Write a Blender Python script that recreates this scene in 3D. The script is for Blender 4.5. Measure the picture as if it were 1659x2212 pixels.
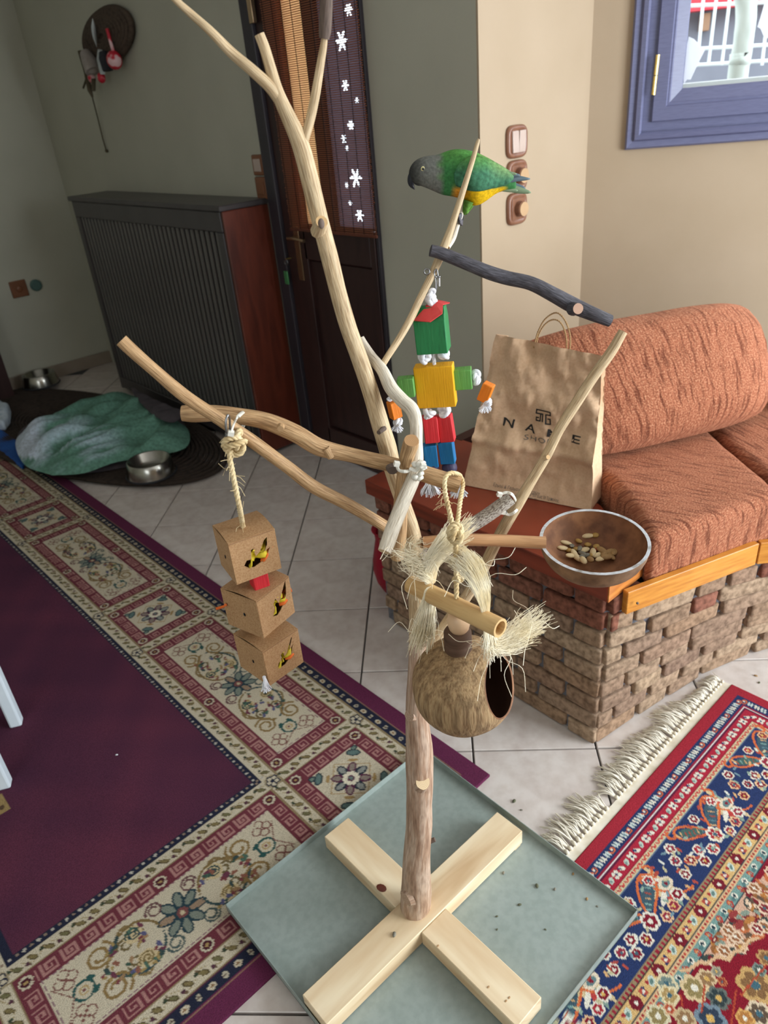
import bpy, bmesh, math, random
import numpy as np
from mathutils import Vector, Matrix, noise, Euler
from mathutils.geometry import tessellate_polygon
random.seed(11); np.random.seed(11)
for o in list(bpy.data.objects): bpy.data.objects.remove(o)
scene = bpy.context.scene
COL = scene.collection
# ------------------------------------------------------------------ camera
FPX = 1579.13; CX, CY = 829.5, 1106.0
C = np.array([-0.61085, -0.76222, 1.57147])
R = np.array([0.737415, -0.670312, -0.083073]); U = np.array([0.383277, 0.313997, 0.868622]); W = np.array([0.556163, 0.672375, -0.488461])
cam_d = bpy.data.cameras.new('camera'); cam = bpy.data.objects.new('camera', cam_d); COL.objects.link(cam)
cam.matrix_world = Matrix(((R[0], U[0], -W[0], C[0]), (R[1], U[1], -W[1], C[1]), (R[2], U[2], -W[2], C[2]), (0, 0, 0, 1)))
cam_d.sensor_fit = 'VERTICAL'; cam_d.sensor_height = 36.0; cam_d.lens = 36.0 * FPX / 2212.0
cam_d.clip_start = 0.02; cam_d.clip_end = 100
cam_d.dof.use_dof = True; cam_d.dof.focus_distance = 1.22; cam_d.dof.aperture_fstop = cam_d.lens / 4.2
scene.camera = cam
# ------------------------------------------------------------------ world, daylight, exposure
world = bpy.data.worlds.new('world'); scene.world = world; world.use_nodes = True
bg = world.node_tree.nodes['Background']; bg.inputs[0].default_value = (0.80, 0.90, 1.0, 1); bg.inputs[1].default_value = 3.6
def area(name, loc, direction, sx, sy, power, color):
    d = bpy.data.lights.new(name, 'AREA'); d.shape = 'RECTANGLE'; d.size = sx; d.size_y = sy; d.energy = power; d.color = color
    o = bpy.data.objects.new(name, d); COL.objects.link(o); o.location = loc
    o.rotation_euler = Vector(direction).to_track_quat('-Z', 'Y').to_euler(); return o
area('balcony_daylight', (1.95, -2.55, 1.25), (-0.42, 0.88, -0.12), 1.7, 2.0, 138, (0.86, 0.94, 1.0))
area('bay_daylight', (2.86, -0.62, 1.75), (-0.93, -0.1, -0.35), 0.9, 0.9, 22, (0.80, 0.90, 1.0))
area('rear_fill', (-2.75, -1.2, 1.6), (0.95, 0.3, -0.12), 1.6, 1.5, 18, (0.88, 0.95, 1.0))  # added fill lamp behind the camera, no window there; lifts surfaces facing it
vs = scene.view_settings; vs.view_transform = 'Standard'; vs.look = 'None'; vs.gamma = 1.0; vs.use_curve_mapping = False; vs.exposure = 0.52
# ------------------------------------------------------------------ pixel helpers (photo measured on real planes of the room)
NH = np.array([W[0], W[1], 0.0]); NH /= np.linalg.norm(NH)          # horizontal viewing direction
RH = np.array([NH[1], -NH[0], 0.0])
def ray(x, y): return (x - CX) * R / FPX - (y - CY) * U / FPX + W
def hit(x, y, p0, nn):
    d = ray(x, y); t = ((np.array(p0) - C) @ nn) / (d @ nn); return Vector(C + t * d)
def pn(x, y, off): d = ray(x, y); return Vector(C + (off - C @ NH) / (d @ NH) * d)
def pz(x, y, z): return hit(x, y, (0, 0, z), np.array([0, 0, 1.0]))
def pX(x, y, v): return hit(x, y, (v, 0, 0), np.array([1.0, 0, 0]))
def pY(x, y, v): return hit(x, y, (0, v, 0), np.array([0, 1.0, 0]))
def dep(p): return float((np.array(p) - C) @ W)
def m_px(p): return dep(p) / FPX                                      # metres per photo pixel at p
def proj(p):
    d = np.array(p) - C; z = d @ W; return CX + FPX * (d @ R) / z, CY - FPX * (d @ U) / z, z
# ------------------------------------------------------------------ materials
def lin(c):
    if isinstance(c, str): c = [int(c[i:i + 2], 16) / 255 for i in (1, 3, 5)]
    elif max(c) > 1.0: c = [v / 255 for v in c]
    return tuple((v / 12.92 if v <= .04045 else ((v + .055) / 1.055) ** 2.4) for v in c)
def rgba(c): return (*lin(c), 1)
MATS = {}
def newmat(name, base=(.5, .5, .5), rough=.6, metal=0, spec=.4):
    m = bpy.data.materials.new(name); m.use_nodes = True; b = m.node_tree.nodes['Principled BSDF']
    b.inputs['Base Color'].default_value = rgba(base); b.inputs['Roughness'].default_value = rough; b.inputs['Metallic'].default_value = metal
    b.inputs['Specular IOR Level'].default_value = spec
    MATS[name] = m; return m, m.node_tree.nodes, m.node_tree.links, b
def ramp(nt, cols, pos=None):
    r = nt.new('ShaderNodeValToRGB'); e = r.color_ramp.elements
    n = len(cols); pos = pos or [.3 + .4 * i / max(1, n - 1) for i in range(n)]
    while len(e) < n: e.new(.5)
    for i in range(n): e[i].position = pos[i]; e[i].color = rgba(cols[i])
    return r
def nmat(name, cols, nscale=6, stretch=(1, 1, 1), detail=4, rough=.6, bump=0., bdist=.002, coord='Object', metal=0, pos=None, distort=0, spec=.35, fine=None, bscale=None):
    m, nt, L, b = newmat(name, cols[0], rough, metal, spec)
    tc = nt.new('ShaderNodeTexCoord'); mp = nt.new('ShaderNodeMapping'); mp.inputs['Scale'].default_value = stretch
    L.new(tc.outputs[coord], mp.inputs[0])
    nz = nt.new('ShaderNodeTexNoise'); nz.inputs['Scale'].default_value = nscale; nz.inputs['Detail'].default_value = detail; nz.inputs['Distortion'].default_value = distort
    L.new(mp.outputs[0], nz.inputs['Vector']); r = ramp(nt, cols, pos); L.new(nz.outputs['Fac'], r.inputs[0]); out = r.outputs[0]
    if fine:
        n2 = nt.new('ShaderNodeTexNoise'); n2.inputs['Scale'].default_value = fine[0]; n2.inputs['Detail'].default_value = 3
        L.new(mp.outputs[0], n2.inputs['Vector']); r2 = ramp(nt, [fine[1], '#ffffff'], [.35, .6])
        mx = nt.new('ShaderNodeMix'); mx.data_type = 'RGBA'; mx.blend_type = 'MULTIPLY'; mx.inputs[0].default_value = fine[2]
        L.new(n2.outputs['Fac'], r2.inputs[0]); L.new(out, mx.inputs[6]); L.new(r2.outputs[0], mx.inputs[7]); out = mx.outputs[2]
    L.new(out, b.inputs['Base Color'])
    if bump:
        bp = nt.new('ShaderNodeBump'); bp.inputs['Strength'].default_value = bump; bp.inputs['Distance'].default_value = bdist
        src = nz.outputs['Fac']
        if bscale:
            n3 = nt.new('ShaderNodeTexNoise'); n3.inputs['Scale'].default_value = bscale; n3.inputs['Detail'].default_value = 3; L.new(mp.outputs[0], n3.inputs['Vector']); src = n3.outputs['Fac']
        L.new(src, bp.inputs['Height']); L.new(bp.outputs[0], b.inputs['Normal'])
    return m
nmat('paint_beige', ['#a8947b', '#ae9a82'], 3, rough=.85, bump=.15, bdist=.001, bscale=90)
nmat('paint_sage', ['#b3b1a1', '#bab8a8'], 3, rough=.85, bump=.15, bdist=.001, bscale=90)
nmat('paint_white', ['#e2dfd8', '#e8e5df'], 3, rough=.9)
nmat('tile_ceramic', ['#c3b7b0', '#cfc5be', '#d5ccc5'], 9, detail=6, rough=.3, spec=.5, fine=(26, '#b7a293', .22))
nmat('grout', ['#4f4c4a', '#5d5956'], 40, rough=.95)
nmat('skirting', ['#8d7f70', '#97897a'], 10, rough=.4)
nmat('branch_wood', ['#9d7f5c', '#c7ab84', '#d8c19c', '#b4956f'], 3.2, (9, 7, 1), detail=6, rough=.62, bump=.5, bdist=.0015, coord='UV', pos=[.28, .45, .58, .76], fine=(7, '#5c4a37', .35))
nmat('branch_pale', ['#a3907a', '#d8cbb6', '#e6dcca', '#bba78d'], 3.2, (9, 9, 1), detail=6, rough=.6, bump=.5, bdist=.0015, coord='UV', pos=[.28, .43, .58, .78], fine=(9, '#5f5347', .3))
nmat('branch_tan', ['#8a6847', '#b38d63', '#caa67a', '#a07a52'], 3.2, (9, 7, 1), detail=6, rough=.62, bump=.5, bdist=.0015, coord='UV', pos=[.28, .45, .6, .78], fine=(7, '#4f3a28', .4))
nmat('trunk_wood', ['#8b6a55', '#b3937a', '#c9b09a', '#a98a74'], 2.6, (6, 4, 1), detail=6, rough=.5, bump=.4, bdist=.002, coord='UV', pos=[.25, .45, .6, .78], fine=(9, '#75543f', .35))
nmat('bark_black', ['#2f2c2f', '#47444a', '#5d5b62'], 5, (6, 14, 1), detail=6, rough=.6, bump=.6, bdist=.002, coord='UV', pos=[.3, .5, .72])
nmat('bark_mottled', ['#5c4d42', '#8f8378', '#c5bdb0', '#7b6d60'], 7, (5, 30, 1), detail=5, rough=.75, bump=.6, bdist=.002, coord='UV', pos=[.3, .45, .6, .7])
nmat('bark_dark', ['#40352f', '#6a5a50', '#574840'], 5, (5, 8, 1), detail=5, rough=.8, bump=.4, coord='UV')
nmat('pine_plank', ['#ceb28c', '#e0caa6', '#e8d6b6', '#dac19b'], 2.6, (1, 1, 1), detail=3, rough=.55, coord='UV', pos=[.3, .42, .6, .72], fine=(3, '#c79a62', .35), distort=.6)
nmat('tray_metal', ['#8d9892', '#949e99'], 9, rough=.42, spec=.5, fine=(60, '#dfe5e2', .5))
nmat('cardboard', ['#b08a62', '#b48e66', '#b89269'], 60, detail=6, rough=.85, fine=(420, '#c9ad88', .5))
nmat('cardboard_inside', ['#7a5a35', '#86653e'], 20, rough=.9)
nmat('sisal_rope', ['#b59a6c', '#d4bd91', '#e0cda6'], 60, detail=4, rough=.9, bump=.4, bdist=.001)
nmat('sisal_hair', ['#efe0bc', '#f6ebd0', '#f9f2de'], 30, rough=.6)
nmat('cotton_rope', ['#c9c9cf', '#e4e4e8', '#efeff2'], 70, rough=.9, bump=.3, bdist=.001)
def painted(name, c, dark, lightc, stripe=60):
    nmat(name, [dark, c, c, lightc], 6.0, (stripe, stripe * .15, 4), detail=4, rough=.55, bump=.55, bdist=.0012, pos=[.2, .42, .62, .85])
painted('paint_green', '#1f7a43', '#125030', '#4a9d62'); painted('paint_light_green', '#5f9a4b', '#3c6b32', '#8cb56a')
painted('paint_yellow', '#e8a910', '#b97a06', '#f5c53c', 90); painted('paint_orange', '#e07a14', '#c2620c', '#f09a3c')
painted('paint_red', '#cf2f36', '#a01e26', '#e05a58'); painted('paint_blue', '#0f6aa0', '#084a78', '#3f93bf', 110); painted('paint_purple', '#3b3552', '#2a2440', '#55507a')
nmat('leather_red', ['#c93034', '#de5450'], 30, rough=.7)
nmat('coconut_fibre', ['#86684a', '#a2835e', '#b3966f', '#957653'], 34, (9, 9, .9), detail=7, rough=.85, bump=.7, bdist=.002, pos=[.28, .44, .6, .75], fine=(12, '#5a3f28', .5))
nmat('coconut_shell', ['#74563e', '#8d6d50', '#9b7c5e'], 14, detail=6, rough=.7, bump=.4, bdist=.001, fine=(50, '#5b4637', .4))
nmat('coconut_inside', ['#6b4229', '#8a5d3e', '#a0744f'], 10, detail=6, rough=.7, fine=(40, '#5c3a26', .4))
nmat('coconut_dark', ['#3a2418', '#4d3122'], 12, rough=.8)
nmat('coconut_rim', ['#a9a8a6', '#c9cbcf', '#8e8880'], 50, rough=.7)
nmat('bamboo', ['#c39a63', '#d9b680', '#cfa972'], 2, (1, 1, 1), detail=4, rough=.4, coord='UV', fine=(12, '#b48a55', .4))
nmat('bamboo_pinkish', ['#b0835a', '#c99b70', '#bd8f64'], 2, rough=.4, coord='UV', fine=(12, '#946845', .5))
nmat('bead_wood', ['#d0ab85', '#dbb995'], 8, (1, 1, 4), rough=.45)
nmat('log_slice', ['#3d2b20', '#604737', '#4b3629'], 6, (2, 2, 22), detail=5, rough=.75, bump=.5)
nmat('mortar', ['#5c5b60', '#6d6c72', '#504f54'], 22, detail=5, rough=.95, bump=.5, bdist=.004)
nmat('ledge_wood', ['#5a2518', '#7c3422', '#8c3e29'], 3, (2, 1, 14), detail=5, rough=.3, spec=.5)
nmat('ledge_end', ['#a5622f', '#b87236', '#c5813f'], 3, (2, 2, 30), detail=4, rough=.35)
nmat('board_wood', ['#b06f2c', '#c58334', '#cf9040'], 3, (4, 4, 40), detail=4, rough=.35, spec=.5)
nmat('dark_panel', ['#3a211c', '#48281f'], 6, rough=.5)
nmat('window_frame_flare', ['#5d5f7d', '#666886'], 30, (1, 1, 8), rough=.4, spec=.5)  # frame colour with the bright window's blue-violet flare put into it
nmat('brass', ['#b59b56', '#c9b272'], 20, rough=.25, metal=.9)
nmat('steel', ['#a7a49c', '#b5b2aa'], 20, rough=.22, metal=1)
nmat('wire', ['#8f8f90', '#a3a3a4'], 20, rough=.3, metal=1)
nmat('switch_wood', ['#6a4331', '#845a44', '#7a4f3b'], 5, (3, 3, 1), detail=5, rough=.3, spec=.5)
nmat('switch_plastic', ['#b09a8e', '#c0aca0'], 9, rough=.18, spec=.6)
nmat('cap_tan', ['#b18e69', '#bd9b76'], 9, rough=.5)
nmat('switch_orange', ['#74492f', '#855539'], 8, rough=.35)
nmat('radiator_dark', ['#3b3637', '#454041'], 8, (1, 1, .3), rough=.35, spec=.5)
nmat('radiator_slat', ['#55524f', '#615d5a'], 8, (1, 1, .3), rough=.32, spec=.6)
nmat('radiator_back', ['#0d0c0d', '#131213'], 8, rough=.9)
nmat('mahogany', ['#4a2016', '#642d1e', '#55261a'], 3, (6, 6, 1), detail=5, rough=.35, spec=.5)
nmat('door_wood', ['#2e1d1c', '#3a2523', '#332120'], 3, (6, 6, 1), detail=5, rough=.4)
nmat('door_frame_wood', ['#2e2a30', '#3a353b'], 3, (6, 6, 1), rough=.4)
nmat('reed_bar', ['#5a3022', '#6b3a29'], 9, rough=.6)
nmat('thread', ['#2a1b16', '#35231c'], 9, rough=.9)
nmat('handle_metal', ['#9a7f62', '#b3997c'], 9, rough=.25, metal=.9)
nmat('key_fob', ['#3f7a4a', '#4c8a57'], 9, rough=.4)
nmat('wicker', ['#3a2e26', '#54463b', '#463930'], 40, detail=5, rough=.9, bump=.8, bdist=.004)
nmat('feather_white', ['#aab0ae', '#c4c9c8'], 30, rough=.8)
nmat('ornament_red', ['#a81c2c', '#c02838', '#d9b3b3'], 22, detail=1, rough=.35, pos=[.3, .52, .6])
nmat('figure_grey', ['#8c837c', '#a39a93'], 20, rough=.8); nmat('figure_dark', ['#25262a', '#303136'], 20, rough=.8); nmat('twig_dark', ['#4b4330', '#5a5140'], 20, rough=.9)
nmat('plastic_teal', ['#4a6660', '#54716b'], 20, rough=.5)
nmat('chair_white', ['#c9d3da', '#d3dce2'], 12, rough=.4, spec=.5)
nmat('braid', ['#221b17', '#3a2f28', '#2c231d'], 30, detail=5, rough=.95, bump=1, bdist=.006)
nmat('blue_cloth', ['#1f4f9a', '#2a5fae'], 14, rough=.9)
nmat('pale_cloth', ['#aebccb', '#c3cdd6', '#8ea2b8'], 22, rough=.95)
nmat('blanket_green', ['#4d7566', '#5d8676', '#6f9a8a'], 16, detail=5, rough=.95, bump=.6, bdist=.004)
nmat('blanket_white', ['#b3bfd2', '#c6cfdd'], 16, rough=.95, bump=.5, bdist=.004)
nmat('bed_base', ['#453f43', '#524b4f'], 20, rough=.95)
nmat('fringe_cotton', ['#cdc1a9', '#e0d7c4', '#ebe4d6'], 25, detail=4, rough=.9)
nmat('kraft', ['#d2ae8b', '#dcb997', '#d6b390'], 9, detail=6, rough=.8, bump=.5, bdist=.008, fine=(150, '#d2b290', .2))
nmat('kraft_dark', ['#8f6a4a', '#9c7755'], 9, rough=.85)
nmat('print_black', ['#23201f', '#2c2927'], 9, rough=.7); nmat('print_grey', ['#6b5f55', '#75695f'], 9, rough=.7)
nmat('twine', ['#9c7a52', '#b08d63'], 60, rough=.9)
nmat('tissue', ['#d6d6d6', '#e6e6e6'], 20, rough=.9)
nmat('horn_black', ['#20222a', '#2f323c'], 20, rough=.3, spec=.5)
nmat('claw_grey', ['#4c4a50', '#5f5c62'], 60, rough=.6)
nmat('eye_yellow', ['#d6c98c', '#e2d79f'], 20, rough=.2); nmat('eye_black', ['#050505', '#0a0a0a'], 20, rough=.05, spec=.8)
nmat('feather_slate', ['#4f5f68', '#6b7b82', '#5a6a72'], 8, (1, 1, 8), rough=.6); nmat('feather_tail', ['#55704d', '#7c8d6e', '#647a58'], 8, rough=.6)
nmat('feather_edge', ['#a7b394', '#b9c2a6'], 9, rough=.6)
nmat('zip_tie', ['#d8d4c6', '#e4e0d4'], 20, rough=.35, spec=.5)
nmat('paper_yellow', ['#c9b01c', '#e0c83a'], 20, rough=.7); nmat('paper_orange', ['#d9601c', '#e87430'], 20, rough=.6); nmat('paper_white', ['#d9dbe0', '#e8e9ec'], 20, rough=.6)
nmat('seed_cream', ['#c9b287', '#ddcba4'], 60, rough=.6); nmat('seed_tan', ['#9c7a45', '#b8954f'], 60, rough=.6); nmat('seed_grey', ['#6b675c', '#8a8576'], 60, rough=.6); nmat('seed_husk', ['#8a6a42', '#a9875a'], 60, rough=.7); nmat('seed_red', ['#8a3d24', '#a04c2e'], 60, rough=.6); nmat('crumb', ['#4a4d3a', '#6b6a52'], 60, rough=.8)
nmat('outdoor_grey', ['#73757d', '#7d7f87'], 3, rough=.9); nmat('outdoor_red', ['#b8323c', '#c43c46'], 3, rough=.7); nmat('outdoor_white', ['#dfe9e6', '#e9f0ee'], 3, rough=.6); nmat('outdoor_ground', ['#9a9a98', '#a6a6a4'], 3, rough=.9)
nmat('outdoor_bark', ['#a9b0a6', '#cfd6cc', '#c3cbc1', '#6d6d66'], 7, (1, 1, .6), detail=5, rough=.9, pos=[.25, .4, .65, .78]); nmat('outdoor_brown', ['#8a6a52', '#95755c'], 3, rough=.9)
def cutmat(name, c1, c2):
    m, nt, L, b = newmat(name, c1, .7); uv = nt.new('ShaderNodeTexCoord'); mp = nt.new('ShaderNodeMapping'); mp.inputs['Location'].default_value = (-.5, -.5, 0)
    ln = nt.new('ShaderNodeVectorMath'); ln.operation = 'LENGTH'; mu = nt.new('ShaderNodeMath'); mu.operation = 'MULTIPLY'; mu.inputs[1].default_value = 62
    sn = nt.new('ShaderNodeMath'); sn.operation = 'SINE'; r = ramp(nt, [c1, c2], [0.1, .9])
    L.new(uv.outputs['UV'], mp.inputs[0]); L.new(mp.outputs[0], ln.inputs[0]); L.new(ln.outputs['Value'], mu.inputs[0]); L.new(mu.outputs[0], sn.inputs[0]); L.new(sn.outputs[0], r.inputs[0]); L.new(r.outputs[0], b.inputs['Base Color'])
cutmat('cut_end', '#c49c6a', '#d8b788'); cutmat('cut_pale', '#cdb189', '#dfc8a4'); cutmat('cut_pink', '#b8917a', '#c9a58e'); cutmat('cut_brown', '#a57c52', '#bd9468')
def brickmat(name, cols):
    m, nt, L, b = newmat(name, cols[0], .9, 0, .25); oi = nt.new('ShaderNodeObjectInfo'); r = ramp(nt, cols, [i / (len(cols) - 1) for i in range(len(cols))])
    L.new(oi.outputs['Random'], r.inputs[0]); tc = nt.new('ShaderNodeTexCoord'); ge = nt.new('ShaderNodeNewGeometry')
    nz = nt.new('ShaderNodeTexNoise'); nz.inputs['Scale'].default_value = 60; nz.inputs['Detail'].default_value = 6; L.new(ge.outputs['Position'], nz.inputs['Vector'])
    r2 = ramp(nt, ['#8a8078', '#ffffff'], [.3, .62]); L.new(nz.outputs['Fac'], r2.inputs[0]); mx = nt.new('ShaderNodeMix'); mx.data_type = 'RGBA'; mx.blend_type = 'MULTIPLY'; mx.inputs[0].default_value = .75
    L.new(r.outputs[0], mx.inputs[6]); L.new(r2.outputs[0], mx.inputs[7]); L.new(mx.outputs[2], b.inputs['Base Color'])
    bp = nt.new('ShaderNodeBump'); bp.inputs['Strength'].default_value = .8; bp.inputs['Distance'].default_value = .004; L.new(nz.outputs['Fac'], bp.inputs['Height']); L.new(bp.outputs[0], b.inputs['Normal'])
brickmat('brick_tan', ['#917660', '#a58a70', '#8c7260', '#ae957a', '#987c68', '#9e8066', '#b29a80']); brickmat('brick_red', ['#80503f', '#8c5a48', '#885e4e'])
def chenille(name, c1, c2, c3):
    m, nt, L, b = newmat(name, c1, .95, 0, .2); b.inputs['Sheen Weight'].default_value = .35; b.inputs['Sheen Roughness'].default_value = .5; b.inputs['Sheen Tint'].default_value = rgba('#e0a080')
    tc = nt.new('ShaderNodeTexCoord'); nz = nt.new('ShaderNodeTexNoise'); nz.inputs['Scale'].default_value = 210; nz.inputs['Detail'].default_value = 3
    L.new(tc.outputs['UV'], nz.inputs['Vector'])
    mp = nt.new('ShaderNodeMapping'); mp.inputs['Scale'].default_value = (60, 7, 1); n2 = nt.new('ShaderNodeTexNoise'); n2.inputs['Scale'].default_value = 1.6; n2.inputs['Detail'].default_value = 5
    L.new(tc.outputs['UV'], mp.inputs[0]); L.new(mp.outputs[0], n2.inputs['Vector'])
    r1 = ramp(nt, [c2, c1, c3], [.3, .5, .7]); L.new(nz.outputs['Fac'], r1.inputs[0]); r2 = ramp(nt, ['#94756a', '#ffffff'], [.36, .5]); L.new(n2.outputs['Fac'], r2.inputs[0])
    mx = nt.new('ShaderNodeMix'); mx.data_type = 'RGBA'; mx.blend_type = 'MULTIPLY'; mx.inputs[0].default_value = .8; L.new(r1.outputs[0], mx.inputs[6]); L.new(r2.outputs[0], mx.inputs[7]); L.new(mx.outputs[2], b.inputs['Base Color'])
    ad = nt.new('ShaderNodeMath'); ad.operation = 'ADD'; L.new(nz.outputs['Fac'], ad.inputs[0]); L.new(n2.outputs['Fac'], ad.inputs[1])
    bp = nt.new('ShaderNodeBump'); bp.inputs['Strength'].default_value = .7; bp.inputs['Distance'].default_value = .004; L.new(ad.outputs[0], bp.inputs['Height']); L.new(bp.outputs[0], b.inputs['Normal'])
chenille('chenille_rust', '#985c42', '#79432f', '#bb8666')
def vcol(name, rough=.95, bscale=400, bump=.5, bdist=.002):
    m, nt, L, b = newmat(name, '#888888', rough, 0, .15); a = nt.new('ShaderNodeAttribute'); a.attribute_name = 'Col'
    nz = nt.new('ShaderNodeTexNoise'); nz.inputs['Scale'].default_value = bscale; tc = nt.new('ShaderNodeTexCoord'); L.new(tc.outputs['Object'], nz.inputs['Vector'])
    r2 = ramp(nt, ['#c4c4c4', '#ffffff'], [.3, .65]); L.new(nz.outputs['Fac'], r2.inputs[0]); mx = nt.new('ShaderNodeMix'); mx.data_type = 'RGBA'; mx.blend_type = 'MULTIPLY'; mx.inputs[0].default_value = .8
    L.new(a.outputs['Color'], mx.inputs[6]); L.new(r2.outputs[0], mx.inputs[7]); L.new(mx.outputs[2], b.inputs['Base Color'])
    bp = nt.new('ShaderNodeBump'); bp.inputs['Strength'].default_value = bump; bp.inputs['Distance'].default_value = bdist; L.new(nz.outputs['Fac'], bp.inputs['Height']); L.new(bp.outputs[0], b.inputs['Normal'])
vcol('rug_pile'); vcol('plumage', .8, 260, .35, .0012)
def translucent(name, c, mixf=.6):
    m, nt, L, b = newmat(name, c, .6); t = nt.new('ShaderNodeBsdfTranslucent'); t.inputs[0].default_value = rgba(c); ms = nt.new('ShaderNodeMixShader'); ms.inputs[0].default_value = mixf
    L.new(b.outputs[0], ms.inputs[1]); L.new(t.outputs[0], ms.inputs[2]); L.new(ms.outputs[0], nt['Material Output'].inputs[0])
translucent('amber_curtain', '#f4d6b0', .9); translucent('lace_violet', '#5c5560', .7); translucent('reed', '#bd7d5c', .55); translucent('flower_white', '#f2f4f0', .9); translucent('paper_cut', '#f4f6fa', .7)
m, nt, L, b = newmat('red_plastic', '#c0304a', .25, 0, .5); tr = nt.new('ShaderNodeBsdfTransparent'); tr.inputs[0].default_value = rgba('#e68a98'); ms = nt.new('ShaderNodeMixShader'); ms.inputs[0].default_value = .6
L.new(b.outputs[0], ms.inputs[1]); L.new(tr.outputs[0], ms.inputs[2]); L.new(ms.outputs[0], nt['Material Output'].inputs[0])
m, nt, L, b = newmat('window_glass', '#ffffff', .0); tr = nt.new('ShaderNodeBsdfTransparent'); gl = nt.new('ShaderNodeBsdfGlossy'); gl.inputs['Roughness'].default_value = .02; ms = nt.new('ShaderNodeMixShader'); ms.inputs[0].default_value = .05
L.new(tr.outputs[0], ms.inputs[1]); L.new(gl.outputs[0], ms.inputs[2]); L.new(ms.outputs[0], nt['Material Output'].inputs[0])
# ------------------------------------------------------------------ mesh helpers
class G:
    def __init__(s): s.v = []; s.f = []; s.uv = []; s.mi = []
    def add(s, verts, faces, uvs=None, mi=0):
        o = len(s.v); s.v += [tuple(v) for v in verts]
        for i, f in enumerate(faces):
            s.f.append([k + o for k in f]); s.mi.append(mi); s.uv.append(uvs[i] if uvs else [(0, 0)] * len(f))
        return s
    def box(s, c, d, rot=None, mi=0):
        c = Vector(c); vs_ = []
        for sx in (-1, 1):
            for sy in (-1, 1):
                for sz in (-1, 1):
                    p = Vector((sx * d[0] / 2, sy * d[1] / 2, sz * d[2] / 2)); vs_.append(c + (rot @ p if rot else p))
        fs = [(0, 1, 3, 2), (4, 6, 7, 5), (0, 4, 5, 1), (2, 3, 7, 6), (0, 2, 6, 4), (1, 5, 7, 3)]
        lx = max(range(3), key=lambda i: d[i]); uvs = []
        for f in fs:
            l = []
            for k in f:
                q = [((k >> 2) & 1) * d[0], ((k >> 1) & 1) * d[1], (k & 1) * d[2]]; a = q.pop(lx); l.append((a, q[0] * 7 + q[1] * 7))
            uvs.append(l)
        return s.add(vs_, fs, uvs, mi)
    def prism(s, poly, z0, z1, mi=0, poly1=None):
        n = len(poly); p1 = poly1 or poly
        vs_ = [(p[0], p[1], z0) for p in poly] + [(p[0], p[1], z1) for p in p1]
        fs = [(i, (i + 1) % n, n + (i + 1) % n, n + i) for i in range(n)] + [tuple(range(n))[::-1], tuple(range(n, 2 * n))]
        return s.add(vs_, fs, [[(vs_[k][0], vs_[k][1]) for k in f] for f in fs], mi)
    def tube(s, pts, rad, seg=12, cap0=True, cap1=True, capmi=1, mi=0, bumpy=0., closed=False, flat=None, vs0=0.):
        pts = [Vector(p) for p in pts]; n = len(pts)
        if not hasattr(rad, '__len__'): rad = [rad] * n
        tan = [(pts[min(i + 1, n - 1)] - pts[max(i - 1, 0)]).normalized() for i in range(n)]
        if closed: tan = [(pts[(i + 1) % n] - pts[i - 1]).normalized() for i in range(n)]
        a = tan[0].orthogonal().normalized(); ring = []; arc = vs0; arcs = []
        sd = random.random() * 100
        for i in range(n):
            if i: arc += (pts[i] - pts[i - 1]).length
            arcs.append(arc); a = (a - tan[i] * a.dot(tan[i])).normalized(); b_ = tan[i].cross(a); r_ = []
            for k in range(seg):
                t = 2 * math.pi * k / seg; rr = rad[i]
                if bumpy: rr *= 1 + bumpy * (noise.noise(Vector((math.cos(t) * 1.3 + sd, math.sin(t) * 1.3, arc * 16))) * .8 + noise.noise(Vector((math.cos(t) * 3 + sd, math.sin(t) * 3, arc * 5))) * .5)
                r_.append(pts[i] + a * math.cos(t) * rr + b_ * math.sin(t) * rr * (flat or 1))
            ring.append(r_)
        vs_ = [p for r_ in ring for p in r_]; fs = []; uvs = []
        m_ = n if closed else n - 1
        for i in range(m_):
            j = (i + 1) % n
            for k in range(seg):
                k2 = (k + 1) % seg; fs.append((i * seg + k, i * seg + k2, j * seg + k2, j * seg + k))
                v0 = arcs[i]; v1 = arcs[j] if j else arcs[i] + .01
                uvs.append([(k / seg, v0), ((k + 1) / seg, v0), ((k + 1) / seg, v1), (k / seg, v1)])
        s.add(vs_, fs, uvs, mi)
        if closed: return s
        circ = [(.5 + .5 * math.cos(2 * math.pi * k / seg), .5 + .5 * math.sin(2 * math.pi * k / seg)) for k in range(seg)]
        for do, i, flip in ((cap0, 0, True), (cap1, n - 1, False)):
            if do:
                o = [ring[i][k] for k in range(seg)] + [sum(ring[i], Vector()) / seg]
                fs = [((k + 1) % seg, k, seg) if flip else (k, (k + 1) % seg, seg) for k in range(seg)]
                uv = [[circ[q] if q < seg else (.5, .5) for q in f] for f in fs]; s.add(o, fs, uv, capmi)
        return s
    def rope(s, pts, r, strands=3, pitch=.022, seg=6, step=.003, mi=0):
        P = resample(pts, step); n = len(P); tan = [(P[min(i + 1, n - 1)] - P[max(i - 1, 0)]).normalized() for i in range(n)]
        a = tan[0].orthogonal().normalized(); fr = []
        for i in range(n): a = (a - tan[i] * a.dot(tan[i])).normalized(); fr.append((a.copy(), tan[i].cross(a)))
        for q in range(strands):
            pp = []
            for i in range(n):
                t = 2 * math.pi * (i * step / pitch + q / strands); pp.append(P[i] + (fr[i][0] * math.cos(t) + fr[i][1] * math.sin(t)) * r * .5)
            s.tube(pp, r * .56, seg, capmi=mi, mi=mi)
        return s
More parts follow.
